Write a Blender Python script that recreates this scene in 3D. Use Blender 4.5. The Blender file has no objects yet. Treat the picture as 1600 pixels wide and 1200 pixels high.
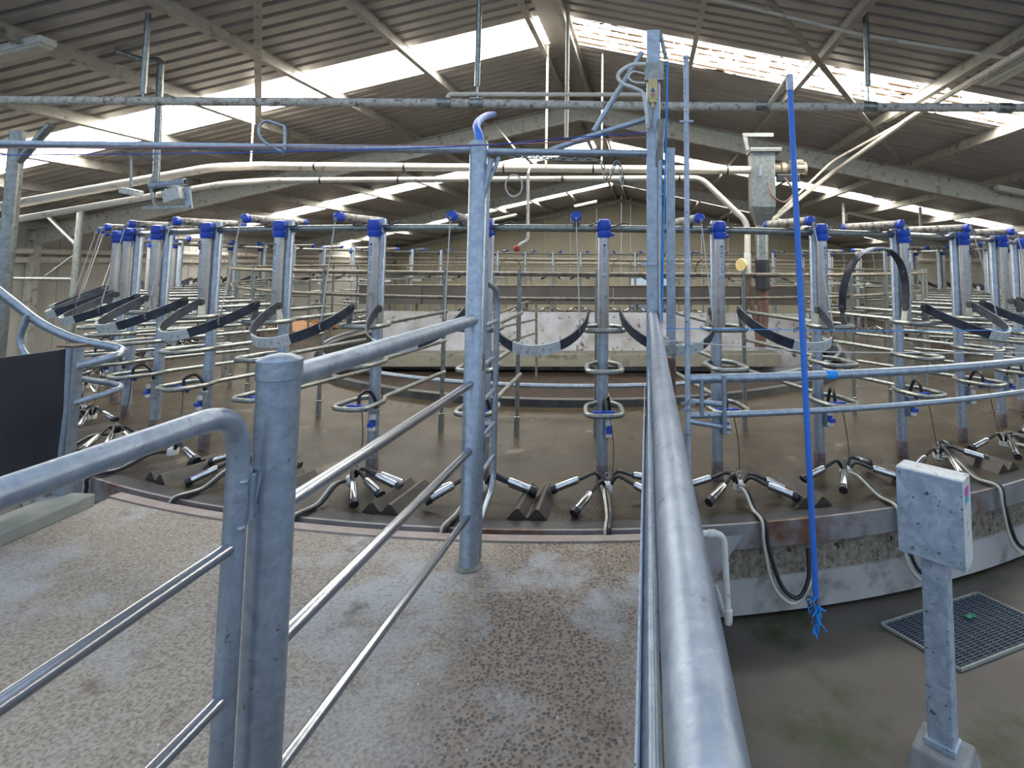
import bpy, math, random
from math import sin, cos, pi, radians, atan2, sqrt
from mathutils import Vector, Matrix
random.seed(7)
SC = bpy.context.scene
COL = SC.collection

# ------------------------------------------------------------------ camera
F, PPX, PPY, PITCH, ROLL = 888.37, 944.73, 336.28, 0.0825, 0.0070
EYE = 1.65
TH = math.atan(0.076)                 # the shed's long axis is world +Y
CR, SR = cos(ROLL), sin(ROLL)
def _rz(v): return Vector((CR*v[0]-SR*v[1], SR*v[0]+CR*v[1], v[2]))
RT, FW, UP = _rz((1, 0, 0)), _rz((0, sin(PITCH), cos(PITCH))), _rz((0, -cos(PITCH), sin(PITCH)))
def turn(x, y, z=0.0):                # survey frame -> world
    return Vector((x*cos(TH)-y*sin(TH), x*sin(TH)+y*cos(TH), z))
def c2w(v):
    v = Vector(v); return turn(v.dot(RT), v.dot(FW), v.dot(UP))
cam = bpy.data.cameras.new('camera'); camo = bpy.data.objects.new('camera', cam); COL.objects.link(camo)
_x, _y, _z = c2w((1, 0, 0)), -c2w((0, 1, 0)), -c2w((0, 0, 1))
M = Matrix((_x, _y, _z)).transposed().to_4x4(); M.translation = Vector((0, 0, EYE))
camo.matrix_world = M
cam.sensor_width = 36; cam.sensor_fit = 'HORIZONTAL'; cam.lens = F/1600*36
cam.shift_x = (800-PPX)/1600; cam.shift_y = (PPY-600)/1600
cam.clip_start = 0.05; cam.clip_end = 300
SC.camera = camo
def ray(px, py):
    d = Vector(((px-PPX)/F, (py-PPY)/F, 1.0))
    s = Vector((d.dot(RT), d.dot(FW), d.dot(UP))); s = s/s.y
    return turn(s.x, s.y, s.z)
def PY(px, py, Y):                    # survey helper: point seen in that direction at distance Y
    d = ray(px, py)*Y; return Vector((d.x, d.y, d.z+EYE))
def PZ(px, py, z=0.0):                # ... at height z
    d = ray(px, py); t = (z-EYE)/d.z; return Vector((d.x*t, d.y*t, z))
RX, RZ0, RS = -1.16, 4.60, 0.22       # ridge x, ridge height, roof slope
def roofz(x): return RZ0-RS*abs(x-RX)
def PR(px, py, off=0.0):              # ... on the roof underside
    d = ray(px, py)
    best = None
    for s in (-1, 1):
        # EYE+d.z t = RZ0-off - RS*s*(d.x t-RX)
        t = (RZ0-off-EYE+RS*s*RX)/(d.z+RS*s*d.x)
        if t > 0 and s*(d.x*t-RX) >= -1e-6: best = t
    if best is None: best = 6.0
    return Vector((d.x*best, d.y*best, EYE+d.z*best))

# ------------------------------------------------------------------ light
SC.view_settings.view_transform = 'Standard'; SC.view_settings.look = 'None'
SC.view_settings.gamma = 1.0; SC.view_settings.use_curve_mapping = False
SC.view_settings.exposure = 0.12
w = bpy.data.worlds.new('sky'); SC.world = w; w.use_nodes = True
nt = w.node_tree; nt.nodes.clear()
bg = nt.nodes.new('ShaderNodeBackground'); wo = nt.nodes.new('ShaderNodeOutputWorld')
bg.inputs[0].default_value = (0.64, 0.79, 1.0, 1); bg.inputs[1].default_value = 1.08
nt.links.new(bg.outputs[0], wo.inputs[0])
SC.cycles.max_bounces = 8; SC.cycles.diffuse_bounces = 5; SC.cycles.glossy_bounces = 3
SC.cycles.transparent_max_bounces = 8; SC.cycles.sample_clamp_indirect = 6.0
def area(name, loc, rot, sx, sy, power, col):
    l = bpy.data.lights.new(name, 'AREA'); l.shape = 'RECTANGLE'; l.size = sx; l.size_y = sy
    l.energy = power; l.color = col
    o = bpy.data.objects.new(name, l); COL.objects.link(o); o.location = loc; o.rotation_euler = rot
    return o
STRIPS = [(6.47, 7.33), (13.45, 14.31), (20.45, 21.31)]
HALF = 10.3
for (a, b) in STRIPS:                 # daylight over each translucent roof sheet
    for s in (-1, 1):
        xm = RX+s*HALF/2
        area('skylight_daylight', (xm, (a+b)/2, roofz(xm)+0.12), (0, s*math.atan(RS), 0), HALF/cos(math.atan(RS))*0.98, 0.84, {6.47: 700, 13.45: 480, 20.45: 420}[a], (1.0, 0.96, 0.88))

# ------------------------------------------------------------------ materials
MATS = {}
def mat(name, col, rough=0.5, metal=0.0, var=None, scale=8.0, amt=0.5, bump=0.0, bscale=40.0, spec=0.5,
        trans=0.0, coord='Object', stretch=None, dirt=None, dscale=3.0, dlo=0.55, dhi=0.7, detail=4):
    m = bpy.data.materials.new(name); m.use_nodes = True; t = m.node_tree; n = t.nodes; L = t.links
    b = n['Principled BSDF']
    b.inputs['Roughness'].default_value = rough; b.inputs['Metallic'].default_value = metal
    b.inputs['Specular IOR Level'].default_value = spec
    b.inputs['Base Color'].default_value = (*col, 1)
    tc = n.new('ShaderNodeTexCoord'); src = tc.outputs[coord]
    if stretch:
        mp = n.new('ShaderNodeMapping'); mp.inputs['Scale'].default_value = stretch
        L.new(src, mp.inputs['Vector']); src = mp.outputs[0]
    out = None
    if var:
        nz = n.new('ShaderNodeTexNoise'); nz.inputs['Scale'].default_value = scale; nz.inputs['Detail'].default_value = detail
        L.new(src, nz.inputs['Vector'])
        r = n.new('ShaderNodeValToRGB'); r.color_ramp.elements[0].position = 0.5-amt/2*0.6; r.color_ramp.elements[1].position = 0.5+amt/2*0.6
        r.color_ramp.elements[0].color = (*col, 1); r.color_ramp.elements[1].color = (*var, 1)
        L.new(nz.outputs['Fac'], r.inputs[0]); out = r.outputs[0]
    if dirt:
        nd = n.new('ShaderNodeTexNoise'); nd.inputs['Scale'].default_value = dscale; nd.inputs['Detail'].default_value = 6
        nd.inputs['Roughness'].default_value = 0.65
        L.new(src, nd.inputs['Vector'])
        rd = n.new('ShaderNodeValToRGB'); rd.color_ramp.elements[0].position = dlo; rd.color_ramp.elements[1].position = dhi
        L.new(nd.outputs['Fac'], rd.inputs[0])
        mx = n.new('ShaderNodeMix'); mx.data_type = 'RGBA'
        L.new(rd.outputs[0], mx.inputs[0])
        if out: L.new(out, mx.inputs[6])
        else: mx.inputs[6].default_value = (*col, 1)
        mx.inputs[7].default_value = (*dirt, 1); out = mx.outputs[2]
    if out: L.new(out, b.inputs['Base Color'])
    if bump:
        nb = n.new('ShaderNodeTexNoise'); nb.inputs['Scale'].default_value = bscale; nb.inputs['Detail'].default_value = 5
        L.new(src, nb.inputs['Vector'])
        bp = n.new('ShaderNodeBump'); bp.inputs['Strength'].default_value = bump; bp.inputs['Distance'].default_value = 0.01
        L.new(nb.outputs['Fac'], bp.inputs['Height']); L.new(bp.outputs[0], b.inputs['Normal'])
    MATS[name] = m; return m
GALV = mat('galvanised_steel', (0.30, 0.355, 0.42), 0.38, 0.7, (0.45, 0.51, 0.58), 22, 0.8, 0.12, 60, dirt=(0.16, 0.15, 0.14), dscale=34, dlo=0.63, dhi=0.71)
GALVD = mat('weathered_galvanised_steel', (0.20, 0.215, 0.205), 0.36, 0.75, (0.36, 0.38, 0.36), 26, 0.8, 0.2, 60, dirt=(0.13, 0.11, 0.085), dscale=30, dlo=0.60, dhi=0.70)
GALVR = mat('dirty_galvanised_rail', (0.12, 0.10, 0.075), 0.45, 0.4, (0.29, 0.26, 0.205), 18, 0.8, 0.2, 50, dirt=(0.12, 0.08, 0.05), dscale=16, dlo=0.55, dhi=0.68)
SPANGLE = mat('spangled_zinc_sheet', (0.38, 0.45, 0.54), 0.5, 0.35, (0.62, 0.69, 0.77), 14, 0.9, 0.05, 30, dirt=(0.09, 0.09, 0.09), dscale=38, dlo=0.625, dhi=0.66)
PIPEM = mat('pale_mottled_pipe', (0.42, 0.40, 0.35), 0.7, 0.0, (0.66, 0.63, 0.56), 20, 0.8, 0.3, 60, dirt=(0.16, 0.11, 0.07), dscale=22, dlo=0.52, dhi=0.66)  # pale mottled grey-tan with darker brown blotches
POLISH = mat('worn_bright_steel', (0.40, 0.42, 0.46), 0.22, 0.95, (0.36, 0.37, 0.40), 9, 0.7, 0.05, 40)
STAIN = mat('stained_post_foot', (0.09, 0.06, 0.06), 0.5, 0.1, (0.20, 0.17, 0.17), 30, 0.8, 0.2)
CYL = mat('anodised_cylinder', (0.50, 0.50, 0.49), 0.4, 0.5, (0.62, 0.61, 0.60), 10, 0.8, dirt=(0.22, 0.20, 0.17), dscale=14, dlo=0.58, dhi=0.75)
CYLD = mat('soiled_cylinder', (0.36, 0.34, 0.31), 0.5, 0.4, (0.46, 0.44, 0.40), 12, 0.8, dirt=(0.10, 0.085, 0.07), dscale=26, dlo=0.48, dhi=0.62)
BLUE = mat('blue_plastic', (0.012, 0.055, 0.42), 0.35, 0, (0.02, 0.09, 0.55), 12, 0.8, dirt=(0.03, 0.05, 0.16), dscale=9)
BLUEP = mat('bright_blue_pipe', (0.03, 0.16, 0.62), 0.45, 0, (0.045, 0.20, 0.70), 12, 0.8)
BROPE = mat('blue_polypropylene_twine', (0.01, 0.22, 0.75), 0.6, 0, (0.02, 0.35, 0.85), 60, 0.8)
WROPE = mat('grubby_white_cord', (0.45, 0.43, 0.40), 0.8, 0, (0.60, 0.58, 0.54), 60, 0.8)
PINKR = mat('faded_red_cord', (0.45, 0.22, 0.22), 0.8)
RUB = mat('black_rubber', (0.010, 0.011, 0.014), 0.42, 0, (0.030, 0.032, 0.038), 9, 0.8, 0.05, 60)
RUBM = mat('rubber_matting', (0.010, 0.014, 0.024), 0.55, 0, (0.022, 0.028, 0.044), 3, 0.9, 0.08, 90)
WEDGE = mat('rubber_wedge', (0.035, 0.028, 0.024), 0.45, 0, (0.065, 0.055, 0.045), 8, 0.8, 0.1, 120)
WORN = mat('worn_strap_patch', (0.42, 0.46, 0.46), 0.6, 0, (0.58, 0.62, 0.61), 25, 0.8, dirt=(0.15, 0.16, 0.16), dscale=30)
STRAPM = mat('black_strap', (0.012, 0.015, 0.026), 0.5, 0, (0.055, 0.065, 0.09), 14, 0.9, 0.05, 60)
CHROME = mat('stainless_teat_cup', (0.70, 0.72, 0.75), 0.18, 1.0, (0.5, 0.52, 0.55), 20, 0.8)
CLEAR = mat('milky_clear_hose', (0.46, 0.46, 0.38), 0.3, 0, (0.58, 0.58, 0.50), 10, 0.8)
PVC = mat('cream_pvc_pipe', (0.60, 0.55, 0.46), 0.45, 0, (0.70, 0.66, 0.58), 5, 0.8, dirt=(0.26, 0.19, 0.12), dscale=9, dlo=0.56, dhi=0.72)
WPL = mat('off_white_plastic', (0.60, 0.60, 0.56), 0.45, 0, (0.70, 0.70, 0.68), 12, 0.8, dirt=(0.2, 0.18, 0.15), dscale=20)
YEL = mat('yellow_switch_plastic', (0.55, 0.42, 0.17), 0.5, 0, (0.66, 0.52, 0.24), 20, 0.8)
RED = mat('red_tap_plastic', (0.35, 0.02, 0.03), 0.4)
RUST = mat('rusty_steel', (0.085, 0.045, 0.032), 0.75, 0.1, (0.17, 0.105, 0.08), 18, 0.8, 0.3, 80)
PURL = mat('purlin_zinc', (0.34, 0.32, 0.28), 0.5, 0.4, (0.46, 0.44, 0.39), 14, 0.8, dirt=(0.15, 0.12, 0.08), dscale=7)
RAFT = mat('rafter_zinc', (0.36, 0.37, 0.34), 0.55, 0.3, (0.50, 0.51, 0.47), 12, 0.9, dirt=(0.15, 0.13, 0.10), dscale=8)
ROOF = mat('corrugated_roof_underside', (0.36, 0.335, 0.31), 0.42, 0.3, (0.47, 0.44, 0.41), 2.5, 0.9)
PANEL = mat('cream_wall_panel', (0.36, 0.33, 0.24), 0.5, 0, (0.43, 0.40, 0.30), 0.8, 0.9)
PANELG = mat('grey_wall_panel', (0.38, 0.37, 0.33), 0.5, 0, (0.44, 0.43, 0.39), 0.8, 0.9)
GREYP = mat('grey_trough_panel', (0.085, 0.08, 0.07), 0.6, 0, (0.13, 0.12, 0.11), 4, 0.9)
CONCW = mat('whitewashed_concrete', (0.38, 0.37, 0.35), 0.7, 0, (0.66, 0.68, 0.74), 2.2, 0.6, 0.2, 30, dirt=(0.12, 0.09, 0.06), dscale=6, dlo=0.58, dhi=0.66)
CONCL = mat('ledge_concrete', (0.22, 0.21, 0.17), 0.8, 0, (0.30, 0.29, 0.24), 5, 0.8, 0.3, 40, dirt=(0.07, 0.09, 0.03), dscale=4)
PITM = mat('pit_wall_brown', (0.018, 0.010, 0.006), 0.8, 0, (0.045, 0.027, 0.016), 4, 0.8, 0.3)
KERBM = mat('black_kerb_rubber', (0.045, 0.045, 0.045), 0.5, 0.1, (0.10, 0.10, 0.10), 10, 0.8, 0.2)
YARD = mat('pit_floor_concrete', (0.062, 0.053, 0.045), 0.55, 0, (0.105, 0.090, 0.075), 2.4, 0.9, 0.25, 30, dirt=(0.022, 0.034, 0.004), dscale=1.4, dlo=0.50, dhi=0.64)
FASR = mat('rough_cast_fascia', (0.13, 0.11, 0.085), 0.85, 0, (0.30, 0.26, 0.21), 30, 0.6, 0.8, 40, dirt=(0.03, 0.025, 0.018), dscale=18, dlo=0.55, dhi=0.64)
FASW = mat('smooth_pale_fascia', (0.36, 0.35, 0.34), 0.65, 0, (0.48, 0.47, 0.46), 3, 0.9, 0.1, 30, dirt=(0.13, 0.11, 0.08), dscale=4, dlo=0.50, dhi=0.72)
RIMM = mat('rusting_rim_plate', (0.20, 0.19, 0.19), 0.55, 0.3, (0.32, 0.32, 0.33), 5, 0.9, 0.1, 40, dirt=(0.15, 0.07, 0.04), dscale=2.2, dlo=0.50, dhi=0.66)
LIPM = mat('walkway_edge_strip', (0.30, 0.24, 0.21), 0.7, 0, (0.40, 0.34, 0.31), 9, 0.8, 0.2)
KERBC = mat('green_grey_kerb', (0.22, 0.24, 0.21), 0.8, 0, (0.32, 0.33, 0.30), 9, 0.8, 0.3)
FOOTM = mat('grey_concrete_foot', (0.20, 0.20, 0.20), 0.8, 0, (0.34, 0.34, 0.34), 9, 0.8, 0.3)
GRATM = mat('grating_steel', (0.13, 0.16, 0.21), 0.5, 0.4)
DARK = mat('drain_shade', (0.006, 0.007, 0.010), 0.7)  # near-black colour standing in for the shade inside the drain
GRASS = mat('outside_gravel', (0.55, 0.52, 0.48), 0.9, 0, (0.65, 0.62, 0.58), 3, 0.8)
STICK = mat('magenta_and_teal_sticker', (0.55, 0.10, 0.42), 0.5)
STICK2 = mat('teal_sticker', (0.05, 0.50, 0.55), 0.5)
INK = mat('label_ink', (0.03, 0.05, 0.16), 0.5)
LABEL = mat('label_strip', (0.55, 0.58, 0.63), 0.45)
GREEN = mat('green_scrap', (0.01, 0.20, 0.12), 0.5)
LEAF = mat('orange_litter', (0.22, 0.10, 0.04), 0.8, 0, (0.45, 0.24, 0.12), 18, 0.8, 0.5)

YB_ = 4.0
def spangle(m, c1, c2, sc):
    t = m.node_tree; n = t.nodes; L = t.links; b = n['Principled BSDF']
    lk = [l for l in L if l.to_socket == b.inputs['Base Color']][0]; src = lk.from_socket
    tc = n.new('ShaderNodeTexCoord'); nz = n.new('ShaderNodeTexNoise'); nz.inputs['Scale'].default_value = 12; L.new(tc.outputs['Object'], nz.inputs[0])
    mv = n.new('ShaderNodeMix'); mv.data_type = 'VECTOR'; mv.inputs[0].default_value = 0.12; L.new(tc.outputs['Object'], mv.inputs[4]); L.new(nz.outputs['Color'], mv.inputs[5])
    v = n.new('ShaderNodeTexVoronoi'); v.inputs['Scale'].default_value = sc; L.new(mv.outputs[1], v.inputs['Vector'])
    r = n.new('ShaderNodeValToRGB'); r.color_ramp.elements[0].color = (*c1, 1); r.color_ramp.elements[1].color = (*c2, 1); L.new(v.outputs['Color'], r.inputs[0])
    mx = n.new('ShaderNodeMix'); mx.data_type = 'RGBA'; mx.blend_type = 'MULTIPLY'; mx.inputs[0].default_value = 1.0
    L.new(src, mx.inputs[6]); L.new(r.outputs[0], mx.inputs[7]); L.new(mx.outputs[2], b.inputs['Base Color'])
spangle(SPANGLE, (0.62, 0.66, 0.72), (1.0, 1.0, 1.0), 34)
spangle(GALV, (0.80, 0.82, 0.85), (1.0, 1.0, 1.0), 60)
def skylight_mat(name, dirty):
    m = bpy.data.materials.new(name); m.use_nodes = True; t = m.node_tree; n = t.nodes; L = t.links
    n.clear(); o = n.new('ShaderNodeOutputMaterial')
    tr = n.new('ShaderNodeBsdfTransparent'); tl = n.new('ShaderNodeBsdfTranslucent'); mx = n.new('ShaderNodeMixShader')
    tr.inputs[0].default_value = (1, 1, 1, 1); tl.inputs[0].default_value = (0.95, 0.95, 0.93, 1)
    mx.inputs[0].default_value = 0.45; L.new(tr.outputs[0], mx.inputs[1]); L.new(tl.outputs[0], mx.inputs[2])
    last = mx.outputs[0]
    if dirty:
        df = n.new('ShaderNodeBsdfDiffuse'); df.inputs[0].default_value = (0.08, 0.05, 0.03, 1)
        g = n.new('ShaderNodeTexCoord'); mp = n.new('ShaderNodeMapping'); mp.inputs['Scale'].default_value = (1.0, 2.2, 1.0)
        L.new(g.outputs['Object'], mp.inputs[0])
        nz = n.new('ShaderNodeTexNoise'); nz.inputs['Scale'].default_value = 6; nz.inputs['Detail'].default_value = 9; nz.inputs['Roughness'].default_value = 0.72
        L.new(mp.outputs[0], nz.inputs[0])
        n2 = n.new('ShaderNodeTexNoise'); n2.inputs['Scale'].default_value = 1.1; L.new(mp.outputs[0], n2.inputs[0])
        ad = n.new('ShaderNodeMath'); ad.operation = 'MULTIPLY_ADD'; ad.inputs[1].default_value = 0.5
        L.new(n2.outputs['Fac'], ad.inputs[0]); L.new(nz.outputs['Fac'], ad.inputs[2])
        r = n.new('ShaderNodeValToRGB'); r.color_ramp.elements[0].position = 0.835; r.color_ramp.elements[1].position = 0.865
        sp = n.new('ShaderNodeSeparateXYZ'); L.new(g.outputs['Object'], sp.inputs[0])
        fr = n.new('ShaderNodeMath'); fr.operation = 'MULTIPLY_ADD'; fr.inputs[1].default_value = 1/0.19; fr.inputs[2].default_value = -YB_/0.19+0.5; L.new(sp.outputs[1], fr.inputs[0])
        f2 = n.new('ShaderNodeMath'); f2.operation = 'FRACT'; L.new(fr.outputs[0], f2.inputs[0])
        f3 = n.new('ShaderNodeMath'); f3.operation = 'SUBTRACT'; f3.inputs[1].default_value = 0.62; L.new(f2.outputs[0], f3.inputs[0])
        f4 = n.new('ShaderNodeMath'); f4.operation = 'ABSOLUTE'; L.new(f3.outputs[0], f4.inputs[0])
        f5 = n.new('ShaderNodeMapRange'); f5.inputs[1].default_value = 0.0; f5.inputs[2].default_value = 0.10; f5.inputs[3].default_value = 0.22; f5.inputs[4].default_value = 0.0; L.new(f4.outputs[0], f5.inputs[0])
        a2 = n.new('ShaderNodeMath'); a2.operation = 'ADD'; L.new(ad.outputs[0], a2.inputs[0]); L.new(f5.outputs[0], a2.inputs[1])
        L.new(a2.outputs[0], r.inputs[0])
        m2 = n.new('ShaderNodeMixShader'); L.new(r.outputs[0], m2.inputs[0]); L.new(last, m2.inputs[1]); L.new(df.outputs[0], m2.inputs[2])
        last = m2.outputs[0]
    L.new(last, o.inputs[0]); return m
SKYC, SKYD = skylight_mat('clean_translucent_sheet', False), skylight_mat('soiled_translucent_sheet', True)

def deck_mat():
    m = mat('wet_deck_concrete', (0.1, 0.08, 0.055), 0.34, 0, None, bump=0.0, spec=0.22)
    t = m.node_tree; n = t.nodes; L = t.links; b = n['Principled BSDF']
    tc = n.new('ShaderNodeTexCoord')
    a = n.new('ShaderNodeTexNoise'); a.inputs['Scale'].default_value = 3.5; a.inputs['Detail'].default_value = 6; L.new(tc.outputs['Object'], a.inputs[0])
    r = n.new('ShaderNodeValToRGB'); e = r.color_ramp.elements
    e[0].position = 0.2; e[0].color = (0.026, 0.020, 0.013, 1); e[1].position = 0.8; e[1].color = (0.072, 0.056, 0.036, 1)
    L.new(a.outputs[0], r.inputs[0])
    fg = n.new('ShaderNodeTexNoise'); fg.inputs['Scale'].default_value = 38; fg.inputs['Detail'].default_value = 8; fg.inputs['Roughness'].default_value = 0.75; L.new(tc.outputs['Object'], fg.inputs[0])
    fr = n.new('ShaderNodeValToRGB'); fr.color_ramp.elements[0].position = 0.38; fr.color_ramp.elements[0].color = (0.50, 0.48, 0.45, 1); fr.color_ramp.elements[1].position = 0.62; fr.color_ramp.elements[1].color = (1.35, 1.33, 1.28, 1); L.new(fg.outputs[0], fr.inputs[0])
    mg = n.new('ShaderNodeMix'); mg.data_type = 'RGBA'; mg.blend_type = 'MULTIPLY'; mg.inputs[0].default_value = 1; mg.clamp_result = False; L.new(r.outputs[0], mg.inputs[6]); L.new(fr.outputs[0], mg.inputs[7])
    ps = n.new('ShaderNodeTexNoise'); ps.inputs['Scale'].default_value = 2.1; ps.inputs['Detail'].default_value = 3; L.new(tc.outputs['Object'], ps.inputs[0])
    pr = n.new('ShaderNodeValToRGB'); pr.color_ramp.elements[0].position = 0.66; pr.color_ramp.elements[1].position = 0.70; L.new(ps.outputs[0], pr.inputs[0])
    mp_ = n.new('ShaderNodeMix'); mp_.data_type = 'RGBA'; L.new(pr.outputs[0], mp_.inputs[0]); L.new(mg.outputs[2], mp_.inputs[6]); mp_.inputs[7].default_value = (0.14, 0.12, 0.09, 1)
    L.new(mp_.outputs[2], b.inputs['Base Color'])
    rr = n.new('ShaderNodeMapRange'); rr.inputs[1].default_value = 0.2; rr.inputs[2].default_value = 0.8; rr.inputs[3].default_value = 0.24; rr.inputs[4].default_value = 0.42
    c = n.new('ShaderNodeTexNoise'); c.inputs['Scale'].default_value = 2.3; L.new(tc.outputs['Object'], c.inputs[0])
    L.new(c.outputs[0], rr.inputs[0]); L.new(rr.outputs[0], b.inputs['Roughness'])
    v = n.new('ShaderNodeTexNoise'); v.inputs['Scale'].default_value = 75; v.inputs['Detail'].default_value = 2; v.inputs['Roughness'].default_value = 0.4; L.new(tc.outputs['Object'], v.inputs[0])
    bp = n.new('ShaderNodeBump'); bp.inputs['Strength'].default_value = 0.55; bp.inputs['Distance'].default_value = 0.006
    L.new(v.outputs[0], bp.inputs['Height']); L.new(bp.outputs[0], b.inputs['Normal'])
    return m
DECK = deck_mat()

def walkway_mat():
    m = mat('exposed_aggregate_walkway', (0.3, 0.26, 0.22), 0.7, 0); t = m.node_tree; n = t.nodes; L = t.links; b = n['Principled BSDF']
    tc = n.new('ShaderNodeTexCoord'); O = tc.outputs['Object']
    def noise(s, d=4, ro=0.5):
        q = n.new('ShaderNodeTexNoise'); q.inputs['Scale'].default_value = s; q.inputs['Detail'].default_value = d; q.inputs['Roughness'].default_value = ro
        L.new(O, q.inputs[0]); return q.outputs[0]
    def ramp(f, a, c1, b_, c2):
        q = n.new('ShaderNodeValToRGB'); e = q.color_ramp.elements; e[0].position = a; e[1].position = b_
        e[0].color = (*c1, 1); e[1].color = (*c2, 1); L.new(f, q.inputs[0]); return q.outputs[0]
    def mix(f, x, y):
        q = n.new('ShaderNodeMix'); q.data_type = 'RGBA'; L.new(f, q.inputs[0]); L.new(x, q.inputs[6]); L.new(y, q.inputs[7]); return q.outputs[2]
    vo = n.new('ShaderNodeTexVoronoi'); vo.inputs['Scale'].default_value = 62; L.new(O, vo.inputs['Vector'])
    peb = ramp(vo.outputs['Color'], 0.2, (0.075, 0.072, 0.072), 0.8, (0.22, 0.17, 0.13))
    mort = ramp(noise(30), 0.3, (0.27, 0.21, 0.16), 0.7, (0.37, 0.30, 0.235))
    edge = ramp(vo.outputs['Distance'], 0.40, (0, 0, 0), 0.52, (1, 1, 1))
    rough = mix(edge, peb, mort)
    fine = ramp(noise(70, 8, 0.7), 0.40, (0.20, 0.17, 0.14), 0.56, (0.42, 0.365, 0.305))
    # worn lane through the middle of the walkway
    sp = n.new('ShaderNodeSeparateXYZ'); L.new(O, sp.inputs[0])
    def gauss(cx, wd):
        s = n.new('ShaderNodeMath'); s.operation = 'SUBTRACT'; s.inputs[1].default_value = cx; L.new(sp.outputs[0], s.inputs[0])
        a = n.new('ShaderNodeMath'); a.operation = 'ABSOLUTE'; L.new(s.outputs[0], a.inputs[0])
        q = n.new('ShaderNodeMapRange'); q.inputs[1].default_value = 0; q.inputs[2].default_value = wd; q.inputs[3].default_value = 1; q.inputs[4].default_value = 0
        L.new(a.outputs[0], q.inputs[0]); return q.outputs[0]
    g = gauss(-0.45, 0.62)
    ad = n.new('ShaderNodeMath'); ad.operation = 'ADD'; L.new(g, ad.inputs[0]); L.new(noise(2.2, 5, 0.6), ad.inputs[1])
    lane = ramp(ad.outputs[0], 0.74, (0, 0, 0), 0.98, (1, 1, 1))
    base = mix(lane, fine, rough)
    # pale bluish cement patches and brown stains
    pw = ramp(noise(1.25, 5, 0.62), 0.50, (0, 0, 0), 0.60, (1, 1, 1))
    pale = ramp(noise(60, 6, 0.7), 0.36, (0.21, 0.21, 0.205), 0.48, (0.45, 0.45, 0.455))
    yy = n.new('ShaderNodeMapRange'); yy.inputs[1].default_value = 1.6; yy.inputs[2].default_value = 2.7; yy.inputs[3].default_value = 0.0; yy.inputs[4].default_value = 0.95
    L.new(sp.outputs[1], yy.inputs[0])
    mu = n.new('ShaderNodeMath'); mu.operation = 'MULTIPLY'; L.new(pw, mu.inputs[0]); L.new(yy.outputs[0], mu.inputs[1])
    base = mix(mu.outputs[0], base, pale)
    st = ramp(noise(3.1, 6, 0.65), 0.60, (0, 0, 0), 0.72, (0.8, 0.8, 0.8))
    br = n.new('ShaderNodeRGB'); br.outputs[0].default_value = (0.12, 0.085, 0.06, 1)
    base = mix(st, base, br.outputs[0])
    wf = n.new('ShaderNodeTexVoronoi'); wf.inputs['Scale'].default_value = 9; L.new(O, wf.inputs['Vector'])
    fl = ramp(wf.outputs['Distance'], 0.045, (1, 1, 1), 0.06, (0, 0, 0))
    wh = n.new('ShaderNodeRGB'); wh.outputs[0].default_value = (0.55, 0.53, 0.5, 1)
    base = mix(fl, base, wh.outputs[0])
    L.new(base, b.inputs['Base Color'])
    inv = n.new('ShaderNodeMath'); inv.operation = 'MULTIPLY_ADD'; inv.inputs[1].default_value = -1; inv.inputs[2].default_value = 1; L.new(vo.outputs['Distance'], inv.inputs[0])
    mm = n.new('ShaderNodeMath'); mm.operation = 'MULTIPLY'; L.new(inv.outputs[0], mm.inputs[0]); L.new(lane, mm.inputs[1])
    m3 = n.new('ShaderNodeMath'); m3.operation = 'ADD'; L.new(mm.outputs[0], m3.inputs[0]); L.new(noise(110, 6, 0.7), m3.inputs[1])
    bp = n.new('ShaderNodeBump'); bp.inputs['Strength'].default_value = 0.6; bp.inputs['Distance'].default_value = 0.008
    L.new(m3.outputs[0], bp.inputs['Height']); L.new(bp.outputs[0], b.inputs['Normal'])
    return m
WALK = walkway_mat()

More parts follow.
